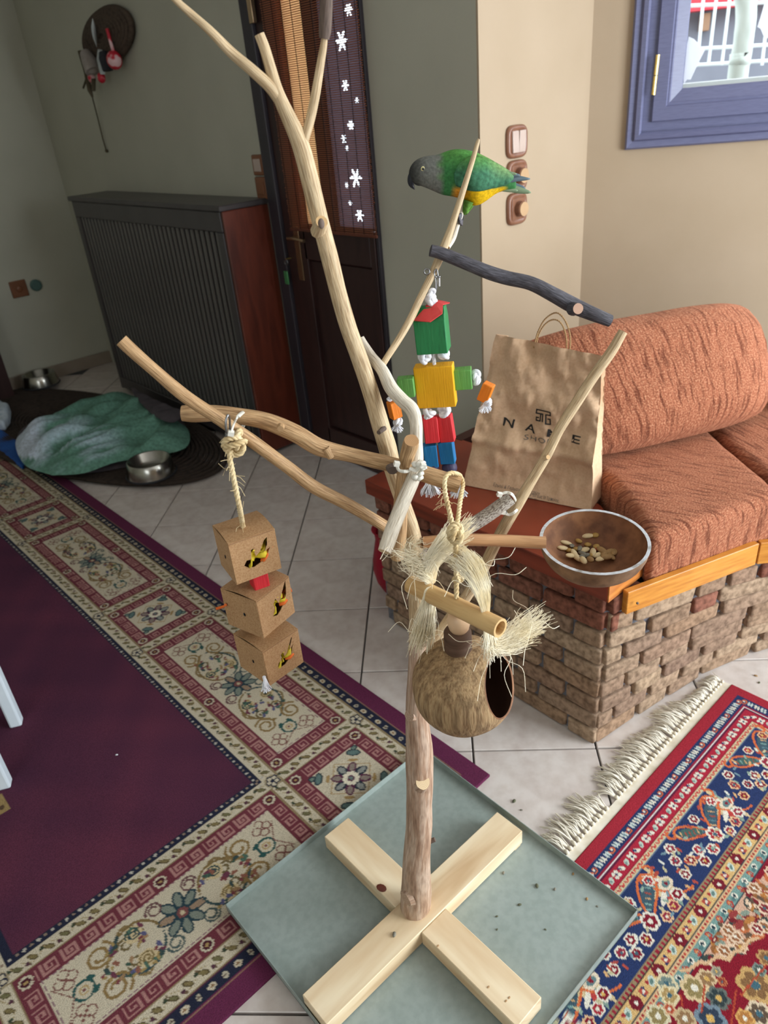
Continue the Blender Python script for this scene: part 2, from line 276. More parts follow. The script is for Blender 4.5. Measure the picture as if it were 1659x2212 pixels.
    def lathe(s, prof, axis=Vector((0, 0, 1)), o=Vector(), seg=32, mi=0, jit=0.):
        q = Vector((0, 0, 1)).rotation_difference(Vector(axis)); n = len(prof); vs_ = []
        for (r, z) in prof:
            for k in range(seg):
                t = 2 * math.pi * k / seg; vs_.append(Vector(o) + q @ Vector((r * math.cos(t), r * math.sin(t), z)))
        fs = [(i * seg + k, i * seg + (k + 1) % seg, (i + 1) * seg + (k + 1) % seg, (i + 1) * seg + k) for i in range(n - 1) for k in range(seg)]
        return s.add(vs_, fs, [[(k / 8, i / 8)] * 4 for i in range(n - 1) for k in range(seg)], mi)
    def ball(s, c, rx, ry=None, rz=None, rot=None, u=12, v=8, mi=0, jit=0.):
        ry = ry or rx; rz = rz or rx; c = Vector(c); vs_ = []
        for i in range(v + 1):
            ph = math.pi * i / v
            for k in range(u):
                t = 2 * math.pi * k / u; p = Vector((rx * math.sin(ph) * math.cos(t), ry * math.sin(ph) * math.sin(t), rz * math.cos(ph)))
                if jit: p *= 1 + jit * noise.noise(p * (1.5 / rx) + c * 40)
                vs_.append(c + (rot @ p if rot else p))
        return s.add(vs_, [(i * u + k, (i + 1) * u + k, (i + 1) * u + (k + 1) % u, i * u + (k + 1) % u) for i in range(v) for k in range(u)], None, mi)
def resample(pts, step):
    pts = [Vector(p) for p in pts]; cr = catmull(pts, 12) if len(pts) > 2 else pts
    out = [cr[0]]; acc = 0.
    for a, b_ in zip(cr, cr[1:]):
        d = (b_ - a).length
        while acc + d >= step:
            t = (step - acc) / d; a = a.lerp(b_, t); out.append(a.copy()); d = (b_ - a).length; acc = 0.
            if d < 1e-9: break
        acc += d
    return out if len(out) > 2 else [pts[0], pts[0].lerp(pts[-1], .5), pts[-1]]
def catmull(P, k):
    P = [np.array(p, float) for p in P]; Q = [2 * P[0] - P[1]] + P + [2 * P[-1] - P[-2]]; out = []
    for i in range(1, len(Q) - 2):
        p0, p1, p2, p3 = Q[i - 1:i + 3]
        for j in range(k):
            t = j / k; out.append(.5 * ((2 * p1) + (-p0 + p2) * t + (2 * p0 - 5 * p1 + 4 * p2 - p3) * t * t + (-p0 + 3 * p1 - 3 * p2 + p3) * t ** 3))
    out.append(P[-1]); return [Vector(o) if len(o) == 3 else o for o in out]
def meshof(name, g, mats, smooth=False):
    me = bpy.data.meshes.new(name); me.from_pydata(g.v, [], g.f)
    for m_ in ([mats] if isinstance(mats, str) else mats): me.materials.append(MATS[m_])
    me.polygons.foreach_set('material_index', g.mi)
    if smooth: me.polygons.foreach_set('use_smooth', [True] * len(g.f))
    uv = me.uv_layers.new(name='UVMap'); uv.data.foreach_set('uv', [c for f in g.uv for p in f for c in p]); me.update(); return me
def tag(o, label=None, cat=None, group=None, kind=None):
    for k, v in (('label', label), ('category', cat), ('group', group), ('kind', kind)):
        if v: o[k] = v
    return o
def setparent(o, p):
    o.parent = p
    if p: o.matrix_parent_inverse = PINV.get(p.name, Matrix())
PINV = {}
def ob(name, g, mats, parent=None, smooth=False, label=None, cat=None, group=None, kind=None, bevel=0, bseg=2):
    me = g if isinstance(g, bpy.types.Mesh) else meshof(name, g, mats, smooth)
    if bevel: bevmesh(me, bevel, bseg)
    o = bpy.data.objects.new(name, me); COL.objects.link(o); setparent(o, parent); return tag(o, label, cat, group, kind)
def bevmesh(me, w, seg=2, ang=30):
    bm = bmesh.new(); bm.from_mesh(me); ed = [e for e in bm.edges if e.is_manifold and e.calc_face_angle(0) > math.radians(ang)]
    bmesh.ops.bevel(bm, geom=ed, offset=w, segments=seg, affect='EDGES', profile=.5, clamp_overlap=True)
    if seg > 1:
        for f in bm.faces: f.smooth = f.calc_area() < w * w * 30
    bm.to_mesh(me); bm.free()
def thing(name, loc, label, cat, group=None, rotz=0, kind=None):
    o = bpy.data.objects.new(name, None); COL.objects.link(o); o.location = loc; o.empty_display_size = .05; o.rotation_euler = (0, 0, rotz)
    PINV[o.name] = (Matrix.Translation(Vector(loc)) @ Matrix.Rotation(rotz, 4, 'Z')).inverted(); return tag(o, label, cat, group, kind)
def frame(yaw=0, pitch=0, roll=0):      # local X = right of the view, Y = away from the viewer, Z = up
    B = Matrix((RH, NH, (0, 0, 1))).transposed(); return B @ Euler((math.radians(pitch), math.radians(roll), math.radians(yaw)), 'XYZ').to_matrix()
# ================================================================== THE ROOM
WD = Vector((.545, -.839, 0)).normalized(); WN = Vector((-WD.y, WD.x, 0))          # bay window wall: along, outward
P0 = Vector((2.03, 1.02, 0)); ZC = 2.72
g = G(); g.box((.2, .8, -.06), (7.0, 8.6, .1)); floor = ob('floor', g, 'grout', kind='structure')
T_ = .333; O_ = np.array([.846, -.129]); s_ = 2 ** -.5
g = G(); g.box((0, 0, -.006), (T_ - .0055, T_ - .0055, .012)); tme = meshof('tile', g, 'tile_ceramic'); bevmesh(tme, .0015, 1)
tiles = []
for i in range(-12, 14):
    for j in range(-8, 18):
        d = np.array([(i + .5) * T_, (j + .5) * T_]) - O_; x = s_ * (d[0] + d[1]); y = s_ * (-d[0] + d[1])
        if x > 1.6 or y > 4.9 or x < -2.6 or y < -2.9: continue
        a, b_, z_ = proj((x, y, 0))
        if z_ > .1 and -320 < a < 1980 and -200 < b_ < 2700: tiles.append((x, y))
for x, y in tiles[:290]:
    o = bpy.data.objects.new('tile', tme); COL.objects.link(o); o.parent = floor; o.location = (x, y, 0); o.rotation_euler = (0, 0, -math.pi / 4)
def wallbox(name, a, b_, z0, z1, th, mat, kind='structure'):
    a = Vector((*a, 0)); b_ = Vector((*b_, 0)); t = (b_ - a); nn = Vector((-t.y, t.x, 0)).normalized(); g = G()
    g.prism([a, b_, b_ + nn * th, a + nn * th], z0, z1); return ob(name, g, mat, kind=kind)
# door wall x = 1.42 with the door opening y 1.56..2.25
g = G()
for (y0, y1, z0, z1) in ((1.0285, 1.555, 0, ZC), (2.262, 4.9, 0, ZC), (1.555, 2.262, 2.14, ZC)): g.box((1.48, (y0 + y1) / 2, (z0 + z1) / 2), (.12, y1 - y0, z1 - z0))
ob('wall_door', g, 'paint_sage', kind='structure')
g = G(); g.box((-.8, 4.86, ZC / 2), (4.44, .12, ZC)); ob('wall_left', g, 'paint_sage', kind='structure')
g = G(); g.box(((1.4205 + 2.09) / 2, 1.024, ZC / 2), (2.09 - 1.4205, .008, ZC)); wb = ob('wall_bay', g, 'paint_beige', kind='structure')
bm_off = 0
def wp(s, z, n=0.): p = P0 + WD * s + WN * n; return Vector((p.x, p.y, z))
def slab(g, s0, s1, z0, z1, n0, n1, mi=0):
    c = [wp(s, z, n) for s in (s0, s1) for n in (n0, n1) for z in (z0, z1)]
    return g.add(c, [(0, 1, 3, 2), (4, 6, 7, 5), (0, 4, 5, 1), (2, 3, 7, 6), (0, 2, 6, 4), (1, 5, 7, 3)], None, mi)
g = G(); S0, S1, ZB, ZT = .235, 1.09, 1.435, 2.33; SW = 1.40
slab(g, -.1, S0, 0, ZC, 0, .14); slab(g, S1, SW, 0, ZC, 0, .14); slab(g, S0, S1, 0, ZB, 0, .14); slab(g, S0, S1, ZT, ZC, 0, .14)
ob('wall_window', g, 'paint_beige', kind='structure')
e1 = wp(SW, 0)
wallbox('wall_right', (3.02, -3.3), (e1.x, e1.y), 0, ZC, .12, 'paint_beige') if False else None
g = G(); g.prism([(e1.x, e1.y), (3.05, -1.1), (3.17, -1.1), (e1.x + .12, e1.y + .05)], 0, ZC); g.box((3.11, -2.25, ZC / 2), (.12, 2.4, ZC)); ob('wall_right', g, 'paint_beige', kind='structure')
g = G(); g.box((0, -3.4, ZC / 2), (6.4, .12, ZC)); ob('wall_front', g, 'paint_beige', kind='structure')
g = G(); g.box((-3.0, .8, ZC / 2), (.12, 8.5, ZC)); ob('wall_back', g, 'paint_sage', kind='structure')
g = G(); g.box((.1, .8, ZC + .05), (7.0, 8.6, .1)); ob('ceiling', g, 'paint_white', kind='structure')
g = G(); g.box((-.78, 4.79, .045), (4.4, .018, .09)); ob('baseboard_left', g, 'skirting', kind='structure', bevel=.003)
# ---- window in the bay
win = thing('window_1', wp(.6, ZB), None, None, kind='structure')
def ringslab(g, s0, s1, z0, z1, w, n0, n1): slab(g, s0, s1, z0, z0 + w, n0, n1); slab(g, s0, s1, z1 - w, z1, n0, n1); slab(g, s0, s0 + w, z0 + w, z1 - w, n0, n1); slab(g, s1 - w, s1, z0 + w, z1 - w, n0, n1)
def ringprof(s0, s1, z0, z1, prof):      # moulding mitred round a rectangle; prof = (inset, outward n)
    g = G(); k = len(prof); vs_ = []
    for a, n in prof: vs_ += [wp(s0 + a, z0 + a, n), wp(s1 - a, z0 + a, n), wp(s1 - a, z1 - a, n), wp(s0 + a, z1 - a, n)]
    fs = [(i * 4 + q, i * 4 + (q + 1) % 4, (i + 1) * 4 + (q + 1) % 4, (i + 1) * 4 + q) for i in range(k - 1) for q in range(4)]
    return g.add(vs_, fs)
ob('architrave', ringprof(.136, 1.19, 1.337, 2.43, [(0, .002), (0, -.012), (.006, -.02), (.026, -.016), (.032, -.026), (.046, -.028), (.054, -.018), (.0545, -.003), (.102, -.003), (.102, .05)]), 'window_frame_flare', win)
ob('sash', ringprof(.222, 1.104, 1.423, 2.344, [(0, .03), (.0, -.011), (.003, -.014), (.046, -.014), (.050, -.007), (.056, -.007), (.060, -.003), (.096, .012), (.099, .016), (.099, .05)]), 'window_frame_flare', win)
g = G(); slab(g, .30, 1.03, 1.505, 2.27, .028, .032); ob('pane', g, 'window_glass', win)
hz = pn(1416, 160, 0); h0 = hit(1411, 205, tuple(wp(.2, 0, -.03)), np.array(WN)); h1 = hit(1421, 118, tuple(wp(.2, 0, -.03)), np.array(WN))
g = G(); g.tube([h0, h0.lerp(h1, .48)], .0075, 12, capmi=0); g.tube([h0.lerp(h1, .5), h1], .0075, 12, capmi=0); ob('hinge', g, 'brass', win, smooth=False)
def decal(name, pts, n, label):
    q = [hit(x, y, tuple(wp(.5, 0, n)), np.array(WN)) for x, y in pts]; k = len(q); off = Vector(WN) * .003
    g = G().add(q + [p + off for p in q], [tuple(range(k)), tuple(range(k, 2 * k))[::-1]] + [(i, (i + 1) % k, k + (i + 1) % k, k + i) for i in range(k)])
    return ob(name, g, 'paper_cut', None, label=label, cat='paper decoration')
decal('paper_star', [(1484, 172), (1477, 182), (1476, 130), (1488, 79), (1499, 84), (1523, 108), (1509, 135), (1492, 172)], .034, 'white pointed paper cut-out in the lower left corner of the window pane')
decal('paper_star', [(1662, -6), (1668, 40), (1658, 83), (1650, 79), (1643, 62), (1636, 58), (1642, 40), (1650, 12), (1656, -10)], .034, 'white pointed paper cut-out at the right edge of the photo on the pane')
# ---- outdoors beyond the window
def outp(x, y, n): return hit(x, y, tuple(wp(.5, 0, n)), np.array(WN))
g = G(); slab(g, -2.5, 6, -.2, .0, .3, 12); ob('outdoor_ground', g, 'outdoor_ground', kind='structure')
a = outp(1490, 182, .5); g = G(); slab(g, -.2, 2.4, 1.30, outp(1560, 172, .45).z, .16, .45); ob('window_sill_1', g, 'outdoor_white', kind='structure')
g = G(); slab(g, -2, 6, 0, 3.4, 5.2, 5.3); ob('neighbour_wall', g, 'outdoor_grey', label='grey neighbour house wall seen through the window', cat='wall')
zr = outp(1540, 22, 5.15).z
g = G(); slab(g, -2, 6, zr, zr + .7, 5.0, 5.18); ob('red_awning', g, 'outdoor_red', label='red band of awning along the grey house outside the window', cat='awning')
q0 = outp(1519, 50, 5.1); g = G(); slab(g, (q0 - P0).dot(WD) - .03, (q0 - P0).dot(WD) + .05, q0.z - .06, q0.z + .07, 5.05, 5.19); ob('wall_vent_box', g, 'outdoor_brown', label='small brown box on the grey wall behind the fence', cat='box')
fen = thing('metal_fence', outp(1560, 100, 3.0), 'white metal bar fence outside the bay window', 'fence')
def bar(px0, px1, r, nm): g = G(); g.tube([outp(*px0, 3.0), outp(*px1, 3.0)], r, 8, capmi=0); ob(nm, g, 'outdoor_white', fen, smooth=True)
for k, (x0, x1) in enumerate(((1519, 1506), (1548, 1530), (1577, 1559), (1606, 1588), (1634, 1617), (1662, 1646), (1690, 1676))):
    bar((x0 + 4, -40), (x1, 141), .0105, 'picket')
for y0, y1 in ((13, 4), (107, 96), (142, 130)): bar((1480, y0), (1680, y1), .011, 'rail')
g = G(); tp = [outp(1592, 176, 2.2), outp(1597, 140, 2.2), outp(1604, 100, 2.2), outp(1611, 50, 2.2), outp(1612, 15, 2.2), outp(1608, -20, 2.2)]
tp = [tp[0] + Vector((0, 0, -1.6))] + tp + [tp[-1] + (tp[-1] - tp[-2]) * 2.0]
g.tube(catmull(tp, 5), [m_px(p) * 21 for p in catmull(tp, 5)], 14, bumpy=.12, capmi=0); ob('street_tree', g, 'outdoor_bark', smooth=True, label='pale speckled tree trunk outside the window', cat='tree')
# ---- door with blind
door = thing('door_1', (1.42, 1.9, 0), None, None, kind='structure')
def dbox(nm, y0, y1, z0, z1, x0, x1, mat, parent=door, bevel=.003): g = G(); g.box(((x0 + x1) / 2, (y0 + y1) / 2, (z0 + z1) / 2), (x1 - x0, y1 - y0, z1 - z0)); return ob(nm, g, mat, parent, bevel=bevel, bseg=1)
dbox('jamb', 2.19, 2.265, 0, 2.14, 1.385, 1.50, 'door_frame_wood'); dbox('jamb', 1.545, 1.565, 0, 2.14, 1.405, 1.50, 'door_frame_wood'); dbox('lintel', 1.545, 2.265, 2.08, 2.15, 1.39, 1.5, 'door_frame_wood')
dbox('stile', 2.035, 2.185, .01, 2.08, 1.40, 1.45, 'door_wood'); dbox('stile', 1.567, 1.60, .01, 1.12, 1.40, 1.45, 'door_wood'); dbox('stile', 1.81, 1.88, 1.12, 2.08, 1.402, 1.448, 'door_wood')
dbox('bottom_rail', 1.60, 2.05, .01, .16, 1.40, 1.45, 'door_wood'); dbox('lock_rail', 1.60, 2.05, .98, 1.13, 1.40, 1.45, 'door_wood'); dbox('door_panel', 1.60, 2.05, .16, .98, 1.418, 1.44, 'door_wood', bevel=.012)
dbox('amber_pane', 1.88, 2.035, 1.13, 2.08, 1.425, 1.43, 'amber_curtain', bevel=0)
fls = []
for x, y, r in ((737, 88, .034), (752, 20, .022), (745, 185, .020), (757, 270, .020), (742, 300, .016), (768, 385, .036), (776, 465, .025), (770, 215, .012), (748, 400, .014), (748, 320, .012), (756, 440, .014)):
    p = pX(x, y, 1.425); fls.append((p.y, p.z, r))
def lacehole(y, z):
    for fy, fz, r in fls:
        d = math.hypot(y - fy, z - fz)
        if d < r and d < r * (.62 + .38 * math.cos(6 * math.atan2(z - fz, y - fy))): return True
    return False
g = G(); st_ = .004; ny, nz_ = int(.245 / st_), int(.95 / st_)
V = [(1.427, 1.566 + j * st_, 1.13 + i * st_) for i in range(nz_ + 1) for j in range(ny + 1)]; g.add(V, [(i * (ny + 1) + j, i * (ny + 1) + j + 1, (i + 1) * (ny + 1) + j + 1, (i + 1) * (ny + 1) + j) for i in range(nz_) for j in range(ny) if not lacehole(1.566 + (j + .5) * st_, 1.13 + (i + .5) * st_)]); ob('lace_pane', g, 'lace_violet', door)
hd = pX(632, 516, 1.36)
g = G(); g.box((1.397, hd.y + .02, hd.z - .07), (.008, .04, .24)); plate = ob('lock_plate', g, 'handle_metal', door, bevel=.003)
g = G(); g.tube([(1.40, hd.y + .02, hd.z), (1.355, hd.y + .02, hd.z)], .008, 10, capmi=0); g.tube(catmull([(1.355, hd.y + .03, hd.z), (1.352, hd.y - .03, hd.z + .002), (1.355, hd.y - .09, hd.z - .004)], 4), .008, 10, capmi=0); ob('door_handle', g, 'handle_metal', door, smooth=True)
kp = pX(617, 560, 1.37); kk = thing('key_ring', kp + Vector((0, 0, -.08)), 'green key fob hanging from the lock of the dark door', 'key')
g = G(); g.tube([kp + Vector((0, math.cos(t) * .013, math.sin(t) * .013 - .013)) for t in np.linspace(0, 6.1, 16)], .0016, 6, capmi=0); ob('ring', g, 'wire', kk, smooth=True)
g = G(); q = pX(619, 600, 1.37); g.box(q, (.008, .028, .06)); ob('fob', g, 'key_fob', kk, bevel=.003)
g = G(); g.tube([kp, kp + Vector((.03, 0, 0))], .004, 8, capmi=0); ob('key', g, 'brass', kk)
hg = pX(546, 25, 1.385); g = G(); g.box((1.38, hg.y, hg.z + .02), (.02, .03, .12)); ob('hinge', g, 'handle_metal', door, bevel=.003)
bl = thing('reed_blind', (1.37, 1.8, 1.11), 'reddish brown reed roll blind hanging over the door glass', 'blind')
g = G(); g.box((0, 0, 0), (.0014, .575, .0034)); sme = meshof('slat', g, 'reed')
zz = 1.118; 
while zz < 2.16:
    o = bpy.data.objects.new('slat', sme); COL.objects.link(o); setparent(o, bl); o.location = (1.372 + random.uniform(-.0006, .0006), 1.805 + random.uniform(-.003, .003), zz); zz += .0074
for k in range(10): g = G(); g.box((1.3695, 1.53 + .061 * k, 1.63), (.0016, .0022, 1.03)); ob('thread', g, 'thread', bl)
g = G(); g.box((1.372, 1.805, 1.112), (.008, .58, .012)); ob('bottom_bar', g, 'reed_bar', bl, bevel=.002)
# ---- radiator cover
rad = thing('radiator_cover', (1.29, 3.15, 0), 'dark slatted radiator cover with mahogany end panel against the wall', 'radiator cover')
def rbx(nm, x0, x1, y0, y1, z0, z1, mat, bevel=.004): g = G(); g.box(((x0 + x1) / 2, (y0 + y1) / 2, (z0 + z1) / 2), (x1 - x0, y1 - y0, z1 - z0)); return ob(nm, g, mat, rad, bevel=bevel, bseg=1)
RY0, RY1 = 2.31, 4.06
rbx('top', 1.155, 1.415, RY0 - .005, RY1 + .01, 1.205, 1.23, 'radiator_dark'); rbx('end_panel', 1.17, 1.415, RY0, RY0 + .02, .02, 1.205, 'mahogany'); rbx('end_panel', 1.17, 1.415, RY1 - .02, RY1, .02, 1.205, 'radiator_dark')
rbx('top_rail', 1.165, 1.185, RY0 + .02, RY1 - .02, 1.115, 1.205, 'radiator_dark'); rbx('bottom_rail', 1.165, 1.185, RY0 + .02, RY1 - .02, .03, .11, 'radiator_dark'); rbx('stile', 1.165, 1.185, RY0 + .02, RY0 + .075, .11, 1.115, 'radiator_dark'); rbx('stile', 1.165, 1.185, RY1 - .075, RY1 - .02, .11, 1.115, 'radiator_dark')
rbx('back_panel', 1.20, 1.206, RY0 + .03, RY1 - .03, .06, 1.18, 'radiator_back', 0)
g = G(); g.box((0, 0, 0), (.012, .027, 1.005)); rsm = meshof('slat', g, 'radiator_slat'); bevmesh(rsm, .004, 2)
ns = 34
for k in range(ns):
    o = bpy.data.objects.new('slat', rsm); COL.objects.link(o); setparent(o, rad); o.location = (1.178, RY0 + .09 + (RY1 - RY0 - .18) * k / (ns - 1), .6125)
# ================================================================== RUGS
class Canvas:
    def __init__(s, us, vs_, base): s.u = us; s.v = vs_; s.c = np.zeros((len(vs_), len(us), 3)) + np.array(lin(base))
    def win(s, u0, u1, v0, v1): return slice(*np.searchsorted(s.v, [v0, v1])), slice(*np.searchsorted(s.u, [u0, u1]))
    def rect(s, u0, u1, v0, v1, c): a, b_ = s.win(u0, u1, v0, v1); s.c[a, b_] = lin(c)
    def ell(s, cu, cv, ra, rb, ang, c):
        r = max(ra, rb) + .002; a, b_ = s.win(cu - r, cu + r, cv - r, cv + r); UU, VV = np.meshgrid(s.u[b_] - cu, s.v[a] - cv); ca, sa = math.cos(ang), math.sin(ang)
        m_ = ((UU * ca + VV * sa) / ra) ** 2 + ((-UU * sa + VV * ca) / rb) ** 2 <= 1; s.c[a, b_][m_] = lin(c)
    def disc(s, cu, cv, r, c): s.ell(cu, cv, r, r, 0, c)
    def petals(s, cu, cv, r0, rp, n, c, ph=0., asp=1.):
        for k in range(n): t = 2 * math.pi * k / n + ph; s.ell(cu + math.cos(t) * r0, cv + math.sin(t) * r0, rp * asp, rp, t, c)
    def stroke(s, pts, r, c):
        for p in pts: s.disc(p[0], p[1], r, c)
    def spiral(s, cu, cv, r0, turns, ph, sgn, r, c):
        n = int(30 * turns) + 8; s.stroke([(cu + r0 * (1 - .85 * t) * math.cos(ph + sgn * turns * 6.283 * t), cv + r0 * (1 - .85 * t) * math.sin(ph + sgn * turns * 6.283 * t)) for t in np.linspace(0, 1, n)], r, c)
    def mesh(s, name, xf, mat, th=.008, wob=.0012):
        nu, nv = len(s.u), len(s.v); UU, VV = np.meshgrid(s.u, s.v); X, Y = xf(UU.ravel(), VV.ravel())
        zt = th + wob * np.sin(UU.ravel() * 5.1) * np.cos(VV.ravel() * 3.3)
        vt = np.stack([X, Y, zt], 1)
        idx = np.arange(nu * nv).reshape(nv, nu); q = np.stack([idx[:-1, :-1], idx[:-1, 1:], idx[1:, 1:], idx[1:, :-1]], -1).reshape(-1, 4)
        bd = np.concatenate([idx[0, :], idx[1:, -1], idx[-1, -2::-1], idx[-2:0:-1, 0]]); nb = len(bd); vb = vt[bd].copy(); vb[:, 2] = 0.0005
        k = np.arange(nb); k2 = (k + 1) % nb; sk = np.stack([bd[k2], bd[k], nu * nv + k, nu * nv + k2], 1)
        V = np.concatenate([vt, vb]); F = np.concatenate([q, sk]); me = bpy.data.meshes.new(name); me.vertices.add(len(V)); me.vertices.foreach_set('co', V.ravel())
        me.loops.add(F.size); me.loops.foreach_set('vertex_index', F.ravel()); me.polygons.add(len(F)); me.polygons.foreach_set('loop_start', np.arange(len(F)) * 4); me.polygons.foreach_set('loop_total', np.full(len(F), 4)); me.update(calc_edges=True); me.validate()
        a = me.color_attributes.new('Col', 'FLOAT_COLOR', 'POINT'); cc = np.ones((len(V), 4)); cc[:nu * nv, :3] = s.c.reshape(-1, 3); cc[nu * nv:, :3] = s.c.reshape(-1, 3)[bd]; a.data.foreach_set('color', cc.ravel()); me.materials.append(MATS[mat]); return me
PUR = '#562c40'; CRM = '#c6baa2'; MAR = '#6d343d'; KEY = '#a87a74'; NAV = '#25283a'; OLV = '#7d6f4b'; GLD = '#9d8558'; DKG = '#2b4a48'; PLM = '#5a2c44'; TNB = '#8d7b5c'
RW, RL = 1.537, 3.84
uu = np.concatenate([np.arange(0, 1.16, .0033), np.arange(1.16, RW, .012), [RW]]); vv = np.concatenate([np.arange(0, 1.6, .0033), np.arange(1.6, RL, .0062), [RL]])
cv = Canvas(uu, vv, PUR)
UUg, VVg = np.meshgrid(uu, vv); wear = sum(a * np.sin(UUg * f1 + p) * np.cos(VVg * f2 + q) for a, f1, f2, p, q in ((.10, 5, 4, .3, 1.), (.08, 11, 7, 2., .4), (.06, 19, 23, 1., 3.), (.05, 37, 31, .2, 5.)))      # worn nap of the plain field
cv.c *= (1 + wear)[..., None]; cv.c[..., 0] *= 1 + .5 * np.clip(wear, -.2, .3); cv.c[..., 2] *= 1 - .4 * np.clip(wear, -.2, .3)
CELLU = [.108, .408, 1.129, 1.429]; CELLV = [.112, .412, 1.207, 1.517, 2.312, 2.622, 3.424, 3.728]
UI = [.108, .408, 1.129, 1.429]
for (u0, u1, v0, v1) in ((0, RW, 0, .058), (0, .056, 0, RL), (RW - .056, RW, 0, RL), (0, RW, RL - .058, RL)): cv.rect(u0, u1, v0, v1, '#642a48')
# border ground
A0, B0 = .086, .432
for (u0, u1, v0, v1) in ((A0, RW - A0, A0 + .004, B0), (A0, RW - A0, RL - B0, RL - A0), (A0, B0, A0, RL - A0), (RW - B0, RW - A0, A0, RL - A0)): cv.rect(u0, u1, v0, v1, CRM)
for (u0, u1, v0, v1) in ((.056, RW - .056, .058, .088), (.056, .086, .058, RL - .056), (RW - .086, RW - .056, .058, RL - .058), (.056, RW - .056, RL - .088, RL - .058), (B0, RW - B0, B0, B0 + .02), (B0, B0 + .02, B0, RL - B0), (RW - B0 - .02, RW - B0, B0, RL - B0)): cv.rect(u0, u1, v0, v1, NAV)
for k in range(int(RL / .032)):
    v = .07 + k * .032; big = k % 2
    cv.ell(.0715, v, .0075, .010 if big else .006, 0, CRM if big else '#b9b09a'); cv.ell(.0715, v, .003, .005, 0, '#8a6a4a' if big else '#6a5a50')
    if v > .42 and v < RL - .42: cv.disc(B0 + .011, v, .0042, '#b7b0a4')
    if v > .42 and v < RL - .42: cv.disc(B0 + .011, v + .016, .0035, '#8d7a6a')
for k in range(int(RW / .032)):
    u = .07 + k * .032; big = k % 2
    cv.ell(u, .073, .010 if big else .006, .0075, 0, CRM if big else '#b9b09a'); cv.ell(u, .073, .005, .003, 0, '#8a6a4a' if big else '#6a5a50')
    if .42 < u < RW - .42: cv.disc(u, B0 + .011, .0042, '#b7b0a4'); cv.disc(u + .016, B0 + .011, .0035, '#8d7a6a')
for s in (.052,): cv.rect(s, s + .004, .055, RL - .055, '#8d6a5a'); cv.rect(.055, RW - .055, s, s + .004, '#8d6a5a')
KB = ["11111110", "10000010", "10111010", "10101010", "10001010", "11111010", "00000010"]
def keyband(u0, u1, v0, v1, alongu):
    cv.rect(u0, u1, v0, v1, MAR); wd = (v1 - v0) if alongu else (u1 - u0); ln = (u1 - u0) if alongu else (v1 - v0); n = max(1, round(ln / (wd * 1.05))); per = ln / n; c1 = wd * .72 / 7; c2 = per * .92 / 8; o_ = wd * .14
    for k in range(n):
        for i, row in enumerate(KB):
            for j, ch in enumerate(row):
                if ch == '1':
                    a = k * per + j * c2; q = o_ + i * c1
                    if alongu: cv.rect(u0 + a, u0 + a + c2, v0 + q, v0 + q + c1, KEY)
                    else: cv.rect(u0 + q, u0 + q + c1, v0 + a, v0 + a + c2, KEY)
def kflower(u, v): cv.rect(u - .022, u + .022, v - .022, v + .022, MAR); cv.petals(u, v, .011, .0055, 8, CRM); cv.disc(u, v, .0105, '#4a1f2a'); cv.disc(u, v, .0042, '#a58a5a')
def leafband(a0, a1, c, alongu):
    per = .036; n = max(1, int(round((a1 - a0) / per))); per = (a1 - a0) / n
    def P(a, q): return (a, c + q) if alongu else (c + q, a)
    cv.stroke([P(a, .009 * math.sin((a - a0) / per * math.pi)) for a in np.arange(a0, a1, .003)], .0013, '#a4946f')
    for k in range(n):
        a = a0 + (k + .5) * per; sg = 1 if k % 2 else -1; u, v = P(a, sg * .002); cv.ell(u, v, .0125, .0062, (.75 if alongu else .85) * sg if k % 2 else -.7 * sg, '#54482f'); cv.ell(u, v, .0105, .0046, (.75 if alongu else .85) * sg if k % 2 else -.7 * sg, OLV if k % 3 else '#6f6a4a')
        u, v = P(a + per * .42, -sg * .006); cv.disc(u, v, .0048, '#553540' if k % 2 else '#3c4434'); u, v = P(a + per * .28, -sg * .011); cv.disc(u, v, .0026, '#6f5c46')
def cellring(u0, u1, v0, v1):
    h = .0215; w = .044
    for (a, b_, c_, d_) in ((u0 + h, u1 - h, v0 + h, v1 - h),):
        cv.rect(a - .004, b_ + .004, c_ - .004, d_ + .004, TNB)
        keyband(a, b_, c_, c_ + w, True); keyband(a, b_, d_ - w, d_, True); keyband(a, a + w, c_ + w, d_ - w, False); keyband(b_ - w, b_, c_ + w, d_ - w, False)
        for q in (a + w / 2, b_ - w / 2):
            for r in (c_ + w / 2, d_ - w / 2): kflower(q, r)
        iu0, iu1, iv0, iv1 = a + w, b_ - w, c_ + w, d_ - w
        cv.rect(iu0, iu1, iv0, iv1, CRM); return iu0, iu1, iv0, iv1, w
